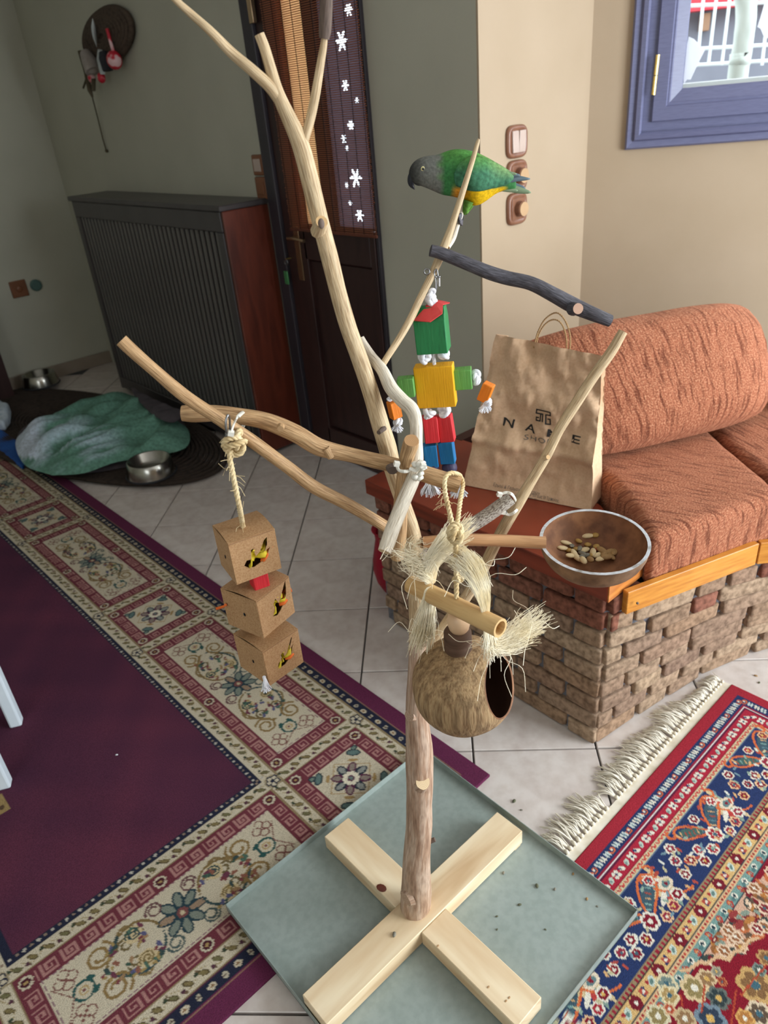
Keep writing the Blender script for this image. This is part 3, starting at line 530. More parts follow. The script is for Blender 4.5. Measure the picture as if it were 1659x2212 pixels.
def rosette(u0, u1, v0, v1):
    cu, cvv = (u0 + u1) / 2, (v0 + v1) / 2; r = (u1 - u0) / 2
    for k in range(4):
        t = k * math.pi / 2; pu, pv = cu + math.cos(t) * r * 1.18 * 1, cvv + math.sin(t) * r * 1.18
    for sx in (-1, 1):
        for sy in (-1, 1):
            qu, qv = cu + sx * r * .74, cvv + sy * r * .74
            cv.ell(qu, qv, .021, .012, sx * sy * -.785, '#2c3a40'); cv.ell(qu, qv, .017, .008, sx * sy * -.785, '#5f7470'); cv.disc(qu + sx * .012, qv + sy * .012, .010, '#2c3a40'); cv.disc(qu + sx * .012, qv + sy * .012, .006, '#6f7f74')
            cv.ell(cu + sx * r * .52, cvv + sy * r * .52, .014, .005, sx * sy * -.785, '#a08355')
    rr = r * .82
    for k in range(4):
        t0 = k * math.pi / 2; p = np.array([cu + math.cos(t0) * rr, cvv + math.sin(t0) * rr]); q = np.array([cu + math.cos(t0 + math.pi / 2) * rr, cvv + math.sin(t0 + math.pi / 2) * rr]); cv.stroke([p + (q - p) * t for t in np.linspace(0, 1, 50)], .0014, '#a98d62')
    for k in range(8):
        t = k * math.pi / 4; c_ = PLM if k % 2 else '#2d3540'; cv.ell(cu + math.cos(t) * .035, cvv + math.sin(t) * .035, .020, .013, t, c_)
    for k in range(8):
        t = k * math.pi / 4; cv.ell(cu + math.cos(t) * .038, cvv + math.sin(t) * .038, .013, .008, t, '#8a7c72' if k % 2 else '#8d8f88')
    cv.petals(cu, cvv, .018, .006, 10, '#ded5bd'); cv.disc(cu, cvv, .018, '#ded5bd'); cv.disc(cu, cvv, .010, '#5a2c44'); cv.disc(cu, cvv, .006, '#6a7a74')
def knot(u, v, s=1.):
    for du, dv in ((-.014, 0), (.014, 0), (0, -.014), (0, .014)):
        cv.stroke([(u + du * s + math.cos(t) * .011 * s, v + dv * s + math.sin(t) * .011 * s) for t in np.linspace(0, 6.28, 40)], .0016, '#7a4f48')
def scroll(u0, u1, v0, v1):
    along_v = (v1 - v0) > (u1 - u0); L_ = (v1 - v0) if along_v else (u1 - u0); Wd = (u1 - u0) if along_v else (v1 - v0); a0, b0 = (v0, u0) if along_v else (u0, v0)
    def P(a, b_): return (b0 + Wd / 2 + b_, a0 + L_ / 2 + a) if along_v else (a0 + L_ / 2 + a, b0 + Wd / 2 + b_)
    def st(pts, r, c): cv.stroke([P(*p) for p in pts], r, c)
    def el(a, b_, ra, rb, ang, c): u, v = P(a, b_); cv.ell(u, v, ra, rb, (math.pi / 2 - ang) if along_v else ang, c)
    H = Wd / 2; X = L_ / 2
    st([(a, s * (H - .004)) for s in (-1, 1) for a in np.linspace(-X + .004, X - .004, 220)], .001, '#8a6a70'); st([(s * (X - .004), b_) for s in (-1, 1) for b_ in np.linspace(-H, H, 60)], .001, '#8a6a70')
    for k in range(8): t = k * math.pi / 4 + .2; el(math.cos(t) * .034, math.sin(t) * .034, .024, .0135, t, '#2b4048')
    for k in range(8): t = k * math.pi / 4 + .2; el(math.cos(t) * .036, math.sin(t) * .036, .018, .0085, t, '#7d8478' if k % 4 else '#98806a')
    el(0, 0, .013, .013, 0, '#7a4a48'); el(0, 0, .006, .006, 0, '#c0b090')
    for sa in (-1, 1):
        for sb in (-1, 1):
            # curl beside the palmette
            st([(sa * (.045 + .02 * math.cos(t) * (1 - t / 16)), sb * (H * .62 + .02 * math.sin(t) * (1 - t / 16))) for t in np.linspace(0, 9, 70)], .0025, '#6a4a4a' if sb > 0 else '#4c5a58')
            # big S scroll
            st([(sa * (.085 + (X - .235) * t + 0 * t), sb * (H * (.35 + .45 * math.sin(t * math.pi * .95)))) for t in np.linspace(0, 1, 90)], .0034, '#86714c')
            st([(sa * (.052 + (X - .17) * t), sb * H * (.10 + .62 * math.sin(math.pi * t ** .8) ** .7)) for t in np.linspace(0, 1, 120)], .0030, '#3a4f50' if sb < 0 else '#7d6842')
            ca, cb = X - .115, H * .52
            st([(sa * (ca + .034 * math.cos(t + 2.2) * (1 - t / 15)), sb * (cb + .030 * math.sin(t + 2.2) * (1 - t / 15))) for t in np.linspace(0, 10, 130)], .0034, '#8a7148')
            st([(sa * (ca - .052 + .018 * math.cos(t) * (1 - t / 12)), sb * (H * .30 + .018 * math.sin(t) * (1 - t / 12))) for t in np.linspace(0, 8, 60)], .0028, '#6f6040')
            # roses in the cartouche
            el(sa * .105, sb * H * .42, .021, .021, 0, '#c9b58d'); st([(sa * .105 + .017 * math.cos(t) * (1 - t / 14), sb * H * .42 + .017 * math.sin(t) * (1 - t / 14)) for t in np.linspace(0, 11, 70)], .0022, '#33494a' if sb > 0 else '#7d6a44')
            for k in range(11):
                aa, bb = sa * (.07 + .115 * random.random()), sb * H * .62 * random.random(); el(aa, bb, .009, .0048, random.random() * 3, random.choice(['#6b3b4a', '#4f6a5a', '#8a5a4a', '#5a5a7a', '#3a4a48', '#9a7a5a'])); el(aa + .01, bb - .004, .006, .0036, random.random() * 3, random.choice(['#7a3f44', '#3f5548', '#a08858']))
            u, v = P(sa * (X - .042), sb * H * .58); knot(u, v, 1.)
        # corner fan
        cc = sa * (X - .062); el(cc, 0, .024, .024, 0, '#2f5450'); el(cc, 0, .0185, .0185, 0, CRM); el(cc, 0, .011, .011, 0, '#b39a6c'); el(cc, 0, .007, .007, 0, CRM); el(cc, 0, .004, .004, 0, '#7a4a48')
        st([(sa * (X - .04 + .03 * t), b_ * .05 * t * 1.0) for b_ in (-1, 1) for t in np.linspace(0, 1, 30)], .0014, '#7a4f48')
        for sb in (-1, 1): el(cc - sa * .022, sb * .016, .010, .005, sb * sa * .6, '#2f5450')
def cellat(u0, u1, v0, v1):
    a, b_, c_, d_, w = cellring(u0, u1, v0, v1)
    if abs((u1 - u0) - (v1 - v0)) < .05: rosette(a, b_, c_, d_)
    else:
        for q in ((u0 + u1) / 2,) if u1 - u0 > v1 - v0 else (): kflower(q, c_ - w / 2); kflower(q, d_ + w / 2)
        if v1 - v0 > u1 - u0: kflower(a - w / 2, (v0 + v1) / 2); kflower(b_ + w / 2, (v0 + v1) / 2)
        scroll(a, b_, c_, d_)
for i in range(7): cellat(UI[0], UI[1], CELLV[i], CELLV[i + 1])
cellat(UI[1], UI[2], CELLV[0], CELLV[1]); cellat(UI[2], UI[3], CELLV[0], CELLV[1])
for i in range(7):
    for c_ in (UI[0], UI[1]): cv.rect(c_ - .0225, c_ - .0185, CELLV[i], CELLV[i + 1], TNB); leafband(CELLV[i] + .022, CELLV[i + 1] - .022, c_, False)
for i in range(8):
    leafband(UI[0] + .022, UI[1] - .022, CELLV[i], True); cv.rect(UI[0], UI[1], CELLV[i] - .0225, CELLV[i] - .0185, TNB)
for c_ in CELLV[:2]:
    for i in (1, 2): cv.rect(UI[i], UI[i + 1], c_ - .0225, c_ - .0185, TNB); leafband(UI[i] + .022, UI[i + 1] - .022, c_, True)
leafband(CELLV[0] + .02, CELLV[1] - .02, UI[2], False)
for i in range(8):
    for c_ in UI[:2]: cv.disc(c_, CELLV[i], .0225, '#9d8f72'); cv.petals(c_, CELLV[i], .0125, .0085, 5, NAV); cv.disc(c_, CELLV[i], .012, NAV); cv.petals(c_, CELLV[i], .0115, .0058, 5, CRM)
for c_ in CELLV[:2]: cv.disc(UI[2], c_, .0225, '#9d8f72'); cv.petals(UI[2], c_, .0125, .0085, 5, NAV); cv.petals(UI[2], c_, .0115, .0058, 5, CRM)
# gold medallion corner of the field under the chair
mu, mv = .995, .875
cv.rect(mu - .045, 1.2, mv - .012, mv + .06, '#9d8558'); 
for k in range(9): cv.disc(mu - .03 + k * .022, mv + .01 + .02 * (k % 2), .008, '#c9b487' if k % 2 else '#5a4634')
ANG = math.radians(1.0); OX, OY = .400, .128
def xf1(u, v): lx, ly = -u, v; return OX + lx * math.cos(ANG) - ly * math.sin(ANG), OY + lx * math.sin(ANG) + ly * math.cos(ANG)
rug1 = ob('patterned_rug', cv.mesh('patterned_rug', xf1, 'rug_pile'), None, label='large purple rug with cream key-and-scroll border running past the radiator', cat='rug')
rug1.data.flip_normals()
# ---- red persian rug
u2 = np.concatenate([np.arange(0, 1.06, .0027), np.arange(1.06, 1.62, .012)]); v2 = np.concatenate([np.arange(0, .66, .0027), np.arange(.66, 1.5, .012)])
RU2 = u2[-1]
cv = Canvas(u2, v2, '#8c1b2e'); RED = '#9d2936'; NB = '#26345c'; WH = '#d8d2c2'; PK = '#c98a6e'; OR = '#c9683c'; GD = '#c0a272'; TL = '#7d9a92'; MR = '#7a1a2c'
def band(t0, t1, c):
    cv.rect(t0, RU2, t0, t1, c); cv.rect(t0, t1, t0, v2[-1], c)
cv.rect(0, RU2, 0, v2[-1], RED)
cv.rect(.030, RU2, .030, 1.6, WH); cv.rect(.032, RU2, .032, 1.6, NB); cv.rect(.057, RU2, .057, 1.6, '#8a2038'); cv.rect(.0635, RU2, .0635, 1.6, '#ded8d4'); cv.rect(.0665, RU2, .0665, 1.6, '#5a1c38'); cv.rect(.0715, RU2, .0715, 1.6, '#a3263a')
cv.rect(.100, RU2, .100, 1.6, '#8a1f30'); cv.rect(.103, RU2, .103, 1.6, '#c4b894'); cv.rect(.117, RU2, .117, 1.6, '#5f6f86'); cv.rect(.120, RU2, .120, 1.6, NB)
cv.rect(.230, RU2, .230, 1.6, GD); cv.rect(.232, RU2, .232, 1.6, '#8d7a5c'); cv.rect(.243, RU2, .243, 1.6, '#3a3030'); cv.rect(.245, RU2, .245, 1.6, '#c9a66e'); cv.rect(.272, RU2, .272, 1.6, '#2a3a40'); cv.rect(.2745, RU2, .2745, 1.6, '#c9a880'); cv.rect(.285, RU2, .285, 1.6, '#6f8f88'); cv.rect(.303, RU2, .303, 1.6, '#263a46'); cv.rect(.307, RU2, .307, 1.6, '#7c1626')
def both(fn, t, per, a0=.04, lim=1.05, limv=.66):
    for k in range(int(lim / per)):
        a = t + per * (k + .6)
        if a < lim: fn(a, t, k, True)
        if a < limv: fn(t, a, k, False)
def b1(u, v, k, al):
    if k % 4 == 0:
        cv.spiral(u, v, .0095, 1.1, 0, 1, .0016, OR); cv.disc(u, v, .003, WH)
    else:
        for s in (-1, 1): cv.ell(u + (s * .004 if al else 0), v + (0 if al else s * .004), .0030 if al else .009, .009 if al else .0030, .25, '#c3ccc6' if k % 2 else WH); cv.disc(u, v, .0022, '#5f7f86')
both(b1, .0445, .018)
def b2(u, v, k, al):
    if k % 3 == 1: cv.petals(u, v, .0065, .0046, 4, WH, .78); cv.disc(u, v, .003, NB)
    elif k % 3 == 2: cv.ell(u, v, .009, .0055, .8, '#b8c2b4'); cv.ell(u + .003, v, .004, .003, 0, '#7a8f8a')
    else: cv.ell(u, v, .0095, .005, -.7, WH); cv.ell(u + .004, v - .003, .005, .0026, -.7, NB)
both(b2, .0865, .021)
def zz_(u, v, k, al): cv.ell(u, v, .0022, .0055, .6 if k % 2 else -.6, '#b0303a' if k % 2 else '#c95a4a')
both(zz_, .110, .0075)
def dt(u, v, k, al): cv.rect(u - .0028, u + .0028, v - .0035, v + .0035, '#8c2232')
both(dt, .2375, .0115)
def b3(u, v, k, al):
    if k % 3 == 0: cv.petals(u, v, .0085, .006, 6, '#6f1c28'); cv.disc(u, v, .009, '#6f1c28'); cv.disc(u, v, .0042, WH)
    elif k % 3 == 1: cv.ell(u, v, .011, .007, .7, '#b9c4b8'); cv.ell(u, v, .006, .0034, .7, '#5f7a74'); cv.disc(u + .008, v - .005, .004, '#9c3034')
    else: cv.ell(u, v, .010, .005, .8, NB); cv.ell(u, v, .005, .010, .6, '#a84a3c'); cv.disc(u, v, .0034, WH)
both(b3, .2585, .0285)
def dt2(u, v, k, al): cv.disc(u, v, .003, '#b5483c' if k % 2 else '#8a2a30')
both(dt2, .280, .0095)
def b4(u, v, k, al):
    if k % 2: cv.disc(u, v, .0065, WH); cv.disc(u, v, .0036, '#22323c'); cv.ell(u + .009, v + .002, .006, .004, .5, '#4f6f70')
    else: cv.spiral(u, v, .008, 1.1, 1, 1, .0018, '#a03a34'); cv.disc(u, v, .003, '#c98a5a')
both(b4, .294, .024)
random.seed(5)
def fl(u, v, r, c_in=MR, c_out=WH): cv.petals(u, v, r * .68, r * .46, 6, c_out); cv.disc(u, v, r * .78, c_out); cv.petals(u, v, r * .55, r * .28, 6, c_in); cv.disc(u, v, r * .28, random.choice([WH, '#c9a25a', '#3f5f6a']))
def paisley(u, v, s, ang, fl_=1):
    ca, sa = math.cos(ang), math.sin(ang)
    def Q(a, b_): b_ *= fl_; return (u + (a * ca - b_ * sa) * s, v + (a * sa + b_ * ca) * s)
    out = []
    for t in np.linspace(0, 1, 90):
        th = t * math.pi * 2; rr = .030 * (1 + .0 * math.cos(th)); a = .062 * math.cos(th) ; b_ = .022 * math.sin(th) * (1 - .55 * math.cos(th)); out.append(Q(a, b_ + .012 * math.cos(th) ** 2 * (1 if math.cos(th) > 0 else -.3)))
    cv.ell(*Q(-.005, 0), .045 * s, .017 * s, ang, '#3f5560' if fl_ > 0 else '#44605a')
    for k in range(6): cv.ell(*Q(-.04 + k * .015, .002), .0022 * s, .010 * s, ang, random.choice(['#7fa39c', '#9c4a3c', '#c9a070', '#5f7f88']))
    cv.stroke(out, .0030, OR); cv.stroke([Q(-.062 - .013 + .013 * math.cos(t), .013 * math.sin(t)) for t in np.linspace(0, 4.2, 36)], .003, OR)
def navyzone(a0, a1, t0, t1, alongu):
    k = 0; a = a0
    while a < a1:
        c_ = (t0 + t1) / 2
        def P(da, dt_): return (a + da, c_ + dt_) if alongu else (c_ + dt_, a + da)
        an = 0 if alongu else math.pi / 2
        u, v = P(.0, -.012); paisley(u, v, .85, an + .55, 1); u, v = P(.075, -.02); paisley(u, v, .7, an + 2.5, -1)
        for da, dq, r in ((.045, .02, .019), (-.05, .03, .014), (-.02, .038, .013), (.012, .04, .012), (.085, .034, .0135), (.108, .012, .013), (.125, .035, .013), (.15, -.035, .013), (.17, -.012, .0125), (.145, .012, .0125), (.185, .02, .012), (.04, -.035, .012), (-.035, -.03, .012)):
            u, v = P(da, dq); fl(u, v, r, random.choice([MR, RED, '#8a2a3c']), WH if random.random() < .75 else '#d9b48a')
        for q in range(34):
            u, v = P(random.uniform(-.07, .22), random.uniform(-.046, .046)); cv.ell(u, v, .0075, .0032, random.random() * 3.1, random.choice(['#8aa090', '#b8b08c', '#c9a070', '#a84a3c', '#cfd0c4', '#6f8a94']))
        # big palmette
        u, v = P(.235, 0); 
        for q in range(9): t = -1.6 + q * .4; cv.ell(u + math.cos(t + an) * .03, v + math.sin(t + an) * .03, .026, .0062, t + an, ['#c9b48c', WH, '#b0403c', '#7d9488'][q % 4])
        cv.ell(u, v, .02, .014, an, '#d8c8b0'); cv.ell(u, v, .012, .008, an, '#5f7a7c'); cv.disc(u, v, .004, MR)
        cv.stroke([P(.2 + .07 * math.sin(t), .045 * math.cos(t * 1.6)) for t in np.linspace(0, 2.6, 60)], .0026, OR)
        a += .29; k += 1
navyzone(.17, 1.05, .122, .228, True); navyzone(.40, .66, .122, .228, False)
# field: cream corner spandrel and blossoms on red
A2 = math.radians(.6)
def rp2(x, y): p = pz(x, y, .008); dx, dy = p.x - 1.132, p.y + .166; return -(dx * math.cos(A2) + dy * math.sin(A2)), -(-dx * math.sin(A2) + dy * math.cos(A2))
def inpoly(U_, V_, P):
    r = np.zeros(U_.shape, bool)
    for (x0, y0), (x1, y1) in zip(P, P[1:] + P[:1]):
        c_ = ((y0 > V_) != (y1 > V_)) & (U_ < (x1 - x0) * (V_ - y0) / (y1 - y0 + 1e-12) + x0); r ^= c_
    return r
SPX = [(1452, 2112), (1462, 2090), (1500, 2040), (1560, 1975), (1610, 1925), (1720, 1835), (1720, 1970), (1659, 2006), (1637, 2026), (1618, 2032), (1601, 2053), (1585, 2056), (1573, 2073), (1550, 2066), (1526, 2081), (1510, 2078), (1485, 2097), (1470, 2096)]
SP = [rp2(*p) for p in SPX]; UU_, VV_ = np.meshgrid(u2, v2); msk = inpoly(UU_, VV_, SP) & (VV_ > .307); cv.c[msk] = lin('#c29c84'); pts_ = np.argwhere(msk); random.seed(8)
for k in range(170):
    i, j = pts_[random.randrange(len(pts_))]; a = random.random() * 3; c_ = random.choice(['#8c3a38', '#8a5a34', '#a8703c', '#6f2028', '#7d8a7c', '#39423e', '#b4663f', '#d9c0a6', '#5c4a3c']); r = random.uniform(.006, .014); cv.ell(u2[j], v2[i], r, r * .5, a, c_)
    if k % 3 == 0: cv.ell(u2[j], v2[i], r * .5, r * .25, a, '#d2b79c')
for k in range(14):
    i, j = pts_[random.randrange(len(pts_))]; fl(u2[j], v2[i], .013, random.choice(['#7a2a30', '#8a5a3a']), '#d2b79c')
cv.stroke([tuple(np.array(SP[k]) * (1 - t) + np.array(SP[k + 1]) * t) for k in range(8, 17) for t in np.linspace(0, 1, 14)], .0032, '#c9a680')
for x, y, r, ci, co in ((1500, 2134, .024, '#8a7a50', '#cbb48c'), (1527, 2114, .017, '#8a6a4a', '#c9b08a'), (1548, 2098, .010, '#7d7a6c', '#a59a84'), (1632, 2128, .032, '#7a5a3a', '#b9955f'), (1440, 2126, .020, '#6f7f78', '#cbbf9c'), (1446, 2150, .018, '#a58a5a', '#d2c39c'), (1552, 2156, .020, '#2f3a3c', '#5f6660'), (1422, 2195, .020, '#8a7a50', '#c9c0a0'), (1480, 2200, .018, '#8a6a4a', '#b9a27c'), (1640, 2190, .022, '#5a4a3c', '#cbb89c'), (1610, 2200, .016, '#a5703c', '#c99a5a'), (1655, 2070, .016, '#7d5a3a', '#b08a5a'), (1640, 2095, .012, '#4a5650', '#77857c'), (1535, 2200, .026, '#2f3a4a', '#6f7f8a'), (1447, 2180, .011, '#a54a34', '#c9a680'), (1560, 2120, .008, '#8a3a2a', '#b5704a')):
    fl(*rp2(x, y), r, ci, co)
for a_, b_ in (((1522, 2130), (1516, 2185)), ((1590, 2140), (1580, 2212)), ((1470, 2150), (1474, 2170)), ((1655, 2085), (1600, 2150))):
    p, q = np.array(rp2(*a_)), np.array(rp2(*b_)); cv.stroke([p + (q - p) * t for t in np.linspace(0, 1, 40)], .0018, '#a5452f')
def xf2(u, v): lx, ly = -u, -v; return 1.132 + lx * math.cos(A2) - ly * math.sin(A2), -.166 + lx * math.sin(A2) + ly * math.cos(A2)
rug2 = ob('persian_rug', cv.mesh('persian_rug', xf2, 'rug_pile'), None, label='red and navy persian rug with cream fringe in front of the brick bench', cat='rug')
def r2(u, v): x, y = xf2(u, v); return Vector((x, y, 0))
g = G(); g.add([r2(0, 0) + Vector((0, 0, .006)), r2(1.5, 0) + Vector((0, 0, .006)), r2(1.5, -.024) + Vector((0, 0, .004)), r2(0, -.024) + Vector((0, 0, .004)), r2(0, 0), r2(1.5, 0), r2(1.5, -.024), r2(0, -.024)], [(0, 1, 2, 3), (7, 6, 5, 4), (0, 4, 5, 1), (1, 5, 6, 2), (2, 6, 7, 3), (3, 7, 4, 0)]); ob('selvedge', g, 'fringe_cotton', rug2)
tass = []
for k in range(5):
    g = G(); random.seed(k + 40)
    g.ball((0, .006, .0055), .0052, .008, .005, u=8, v=6)
    for q in range(15):
        a = random.uniform(-.42, .42); Lq = random.uniform(.05, .078); z1 = random.uniform(.003, .014)
        p = [Vector((random.uniform(-.003, .003), .01, .005)), Vector((math.sin(a) * Lq * .5, .01 + Lq * .5, .006 + random.uniform(0, .012))), Vector((math.sin(a) * Lq + random.uniform(-.006, .006), .01 + Lq * math.cos(a), z1 * .35 + .001))]
        g.tube(catmull(p, 4), .00115, 4, capmi=0)
    tass.append(meshof('tassel', g, 'fringe_cotton', True))
random.seed(3)
for k in range(52):
    u = .004 + k * .0152
    if 37 < k < 40: continue
    o = bpy.data.objects.new('tassel', tass[k % 5]); COL.objects.link(o); setparent(o, rug2); p = r2(u, -.022); o.location = (p.x, p.y, .0005); o.rotation_euler = (0, 0, random.uniform(-.30, .16) + (.35 if k < 2 else 0)); s = random.uniform(.72, 1.1) * (.62 if k < 11 else 1); o.scale = (1, s, 1)
# ================================================================== BRICK BENCH
bench = thing('brick_bench', (.95, .4, 0), 'curved brick bench base with red wood ledge and orange wood edge boards', 'bench')
bot = [(.669, -.010), (.894, -.040), (1.049, -.066), (1.176, -.092), (1.375, -.165), (1.60, -.29), (1.90, -.50), (2.2, -.78)]
top = [(.672, -.018), (.735, -.046), (.885, -.098), (1.058, -.156), (1.127, -.195), (1.32, -.32), (1.6, -.55), (1.9, -.85)]
def densify(P, n):
    q = catmull([(p[0], p[1], 0) for p in P], 16); L_ = [0]
    for a, b_ in zip(q, q[1:]): L_.append(L_[-1] + (b_ - a).length)
    out = []
    for i in range(n):
        t = L_[-1] * i / (n - 1); j = min(len(L_) - 2, max(0, int(np.searchsorted(L_, t)) - 1)); k = (t - L_[j]) / max(1e-9, L_[j + 1] - L_[j]); out.append(q[j].lerp(q[j + 1], k))
    return out, L_[-1]
NB_ = 60
bcv, bl_ = densify(bot, NB_); tcv, tl_ = densify(top, NB_)
def face_r(a, z):      # a: distance along the floor curve
    def ev(cv_, t): x = min(NB_ - 1.001, max(0, t * (NB_ - 1))); i = int(x); return cv_[i].lerp(cv_[i + 1], x - i)
    # top curve follows the same distance
    p = ev(bcv, a / bl_); q = ev(tcv, a / tl_); r = p.lerp(q, min(1, z / .445)); r.z = z; return r
core_b = [Vector((.684, .83, 0)), Vector((.684, .006, 0))] + [p + Vector((-.003, .014, 0)) for p in bcv[2:48]]; core_t = [Vector((.684, .83, 0)), Vector((.684, .004, 0))] + [p + Vector((-.003, .014, 0)) for p in tcv[2:48]]
ext = [Vector((2.1, .2, 0)), Vector((2.0, .95, 0)), Vector((1.45, .98, 0)), Vector((1.40, .83, 0))]
g = G(); g.prism([p[:2] for p in (core_b + ext)][::-1], 0, .445, poly1=[p[:2] for p in (core_t + ext)][::-1]); ob('core', g, 'mortar', bench)
g = G(); g.prism([(.684, .83), (.684, .0), (.76, -.02), (.862, .06), (.965, .20), (1.04, .50), (1.04, .83)][::-1], .44, .50); ob('core_top', g, 'mortar', bench)
bmesh_var = []
for k in range(6):
    bm = bmesh.new(); bmesh.ops.create_cube(bm, size=1); bmesh.ops.bevel(bm, geom=bm.edges[:], offset=.09, segments=2, affect='EDGES', profile=.6)
    for v in bm.verts: v.co += noise.noise_vector(v.co * 2.3 + Vector((k * 9, 0, 0))) * .045
    me = bpy.data.meshes.new('brick'); bm.to_mesh(me); bm.free()
    for p in me.polygons: p.use_smooth = True
    bmesh_var.append(me)
var_by = {}
def brick(c, tdir, ndir, L_, D, H, mat):
    me = random.choice(bmesh_var); key = (me.name, mat)
    if key not in var_by: m2 = me.copy(); m2.materials.append(MATS[mat]); var_by[key] = m2
    o = bpy.data.objects.new('brick', var_by[key]); COL.objects.link(o); setparent(o, bench)
    t = tdir.normalized(); z = Vector((0, 0, 1)); nn = t.cross(z).normalized(); M3 = Matrix((t, nn, z)).transposed().to_4x4()
    o.matrix_basis = Matrix.Translation(c) @ M3 @ Matrix.Rotation(random.uniform(-.02, .02), 4, 'Y') @ Matrix.Diagonal((L_, D, H, 1))
random.seed(21)
CH = .0556
for k in range(9):
    z = (k + .5) * CH; mat = 'brick_red' if k >= 7 else 'brick_tan'; y = -.012 + (0 if k % 2 else .0); first = True
    while y < .80:
        L_ = (random.uniform(.16, .20) if k % 2 else random.uniform(.09, .12)) if first else random.uniform(.13, .215)
        L_ = min(L_, .83 - y)
        m_ = mat if random.random() < .96 else ('brick_tan' if k >= 7 else 'brick_red')
        brick(Vector((.669 + .028 + random.uniform(-.003, .003), y + L_ / 2, z)), Vector((0, 1, 0)), None, L_ - .011, .056, CH - .009, m_); y += L_; first = False
random.seed(23)
for k in range(8):
    z = (k + .5) * CH; a = .006; first = True
    while a < 1.25:
        L_ = (random.uniform(.05, .09) if k % 2 else random.uniform(.12, .17)) if first else random.uniform(.09, .21)
        p0 = face_r(a, z); p1 = face_r(a + L_, z); t = p1 - p0; nn = Vector((-t.y, t.x, 0)).normalized()
        if not (first and k % 2 == 1): brick((p0 + p1) / 2 + nn * (.026 + random.uniform(-.004, .003)), t, None, t.length - .016, .052, CH - .010, 'brick_tan' if random.random() < .965 else 'brick_red')
        else: brick((p0 + p1) / 2 + nn * .026, t, None, t.length - .006, .05, CH - .010, 'brick_tan')
        a += L_; first = False
for z, mat in ((.4725, 'brick_red'), (.417, 'brick_red')):      # returned ends of the two top courses at the corner
    brick(Vector((.735, .018 - .025, z)), Vector((1, -.12, 0)), None, .10, .052, CH - .009, mat)
# ledge and boards
g = G(); poly = [(.650, -.024), (.800, -.024), (.856, .06), (.962, .20), (1.06, .50), (1.06, .842), (.650, .842)]; g.prism(poly, .502, .551); o = ob('ledge', g, 'ledge_wood', bench, bevel=.002, bseg=1)
g = G(); g.box((.7255, -.0255, .5265), (.147, .004, .047)); ob('ledge_end', g, 'ledge_end', bench)
g = G(); g.prism([(1.05, .80), (1.05, .842), (1.41, .842), (1.41, .80)][::-1], .0, .552); ob('side_panel', g, 'dark_panel', bench)
B_ = [pz(1357, 1281, .512), pz(1641, 1174, .512)]; B_.append(B_[1] + Vector((.42, -.34, 0)))
def board(a, b_):
    t = (b_ - a).normalized(); nn = Vector((-t.y, t.x, 0)); g = G(); g.prism([(a + nn * .0)[:2], b_[:2], (b_ + nn * .018)[:2], (a + nn * .018)[:2]], .447, .512)
    ob('edge_board', g, 'board_wood', bench, bevel=.0015, bseg=1)
board(B_[0] + Vector((.0, 0, 0)), B_[1]); board(B_[1] + Vector((.003, -.002, 0)), B_[2])
g = G(); p = pz(1377, 1303, .48); g.ball(p, .0035, u=8, v=6); ob('nail_head', g, 'print_grey', bench)
# ---- seat cushions
def cushion(name, outline, z0, z1, r, label, uvrot=0.):
    bm = bmesh.new(); vb = [bm.verts.new((p[0], p[1], z0)) for p in outline]; f = bm.faces.new(vb); ex = bmesh.ops.extrude_face_region(bm, geom=[f]); 
    for v in ex['geom']:
        if isinstance(v, bmesh.types.BMVert): v.co.z = z1
    bmesh.ops.recalc_face_normals(bm, faces=bm.faces[:]); bmesh.ops.bevel(bm, geom=[e for e in bm.edges if e.calc_face_angle(0) > .5], offset=r, segments=5, affect='EDGES', profile=.5)
    bmesh.ops.triangulate(bm, faces=[f for f in bm.faces if len(f.verts) > 4])
    for q in range(3): bmesh.ops.subdivide_edges(bm, edges=[e for e in bm.edges if e.calc_length() > .045], cuts=1, use_grid_fill=True); bmesh.ops.triangulate(bm, faces=[f for f in bm.faces if len(f.verts) > 4])
    for v in bm.verts: v.co.z += .005 * noise.noise(v.co * 9) * (v.co.z > z0 + .03)
    uv = bm.loops.layers.uv.new('UVMap'); ca, sa = math.cos(uvrot), math.sin(uvrot)
    for f in bm.faces:
        f.smooth = True
        for l in f.loops: c_ = l.vert.co; l[uv].uv = (c_.x * ca + c_.y * sa, -c_.x * sa + c_.y * ca + c_.z)
    me = bpy.data.meshes.new(name); bm.to_mesh(me); bm.free(); me.materials.append(MATS['chenille_rust']); return ob(name, me, None, label=label, cat='cushion', group='rust bench cushions')
def inset(p): return p
cushion('seat_cushion', [(.780, -.050), (.92, -.098), (1.09, -.155), (1.165, -.192), (1.235, -.115), (1.36, .045), (1.75, .50), (1.86, .93), (1.34, .93), (1.24, .62), (1.10, .5), (.99, .2), (.875, .05)], .470, .630, .030, 'rust seat cushion nearest the bowl, its front along the orange board', .25)
cushion('seat_cushion', [(1.172, -.200), (1.5, -.46), (2.1, -.2), (2.0, .45), (1.76, .49), (1.37, .04), (1.243, -.118)], .470, .630, .03, 'rust seat cushion at the right edge of the photo behind the seam', -.5)
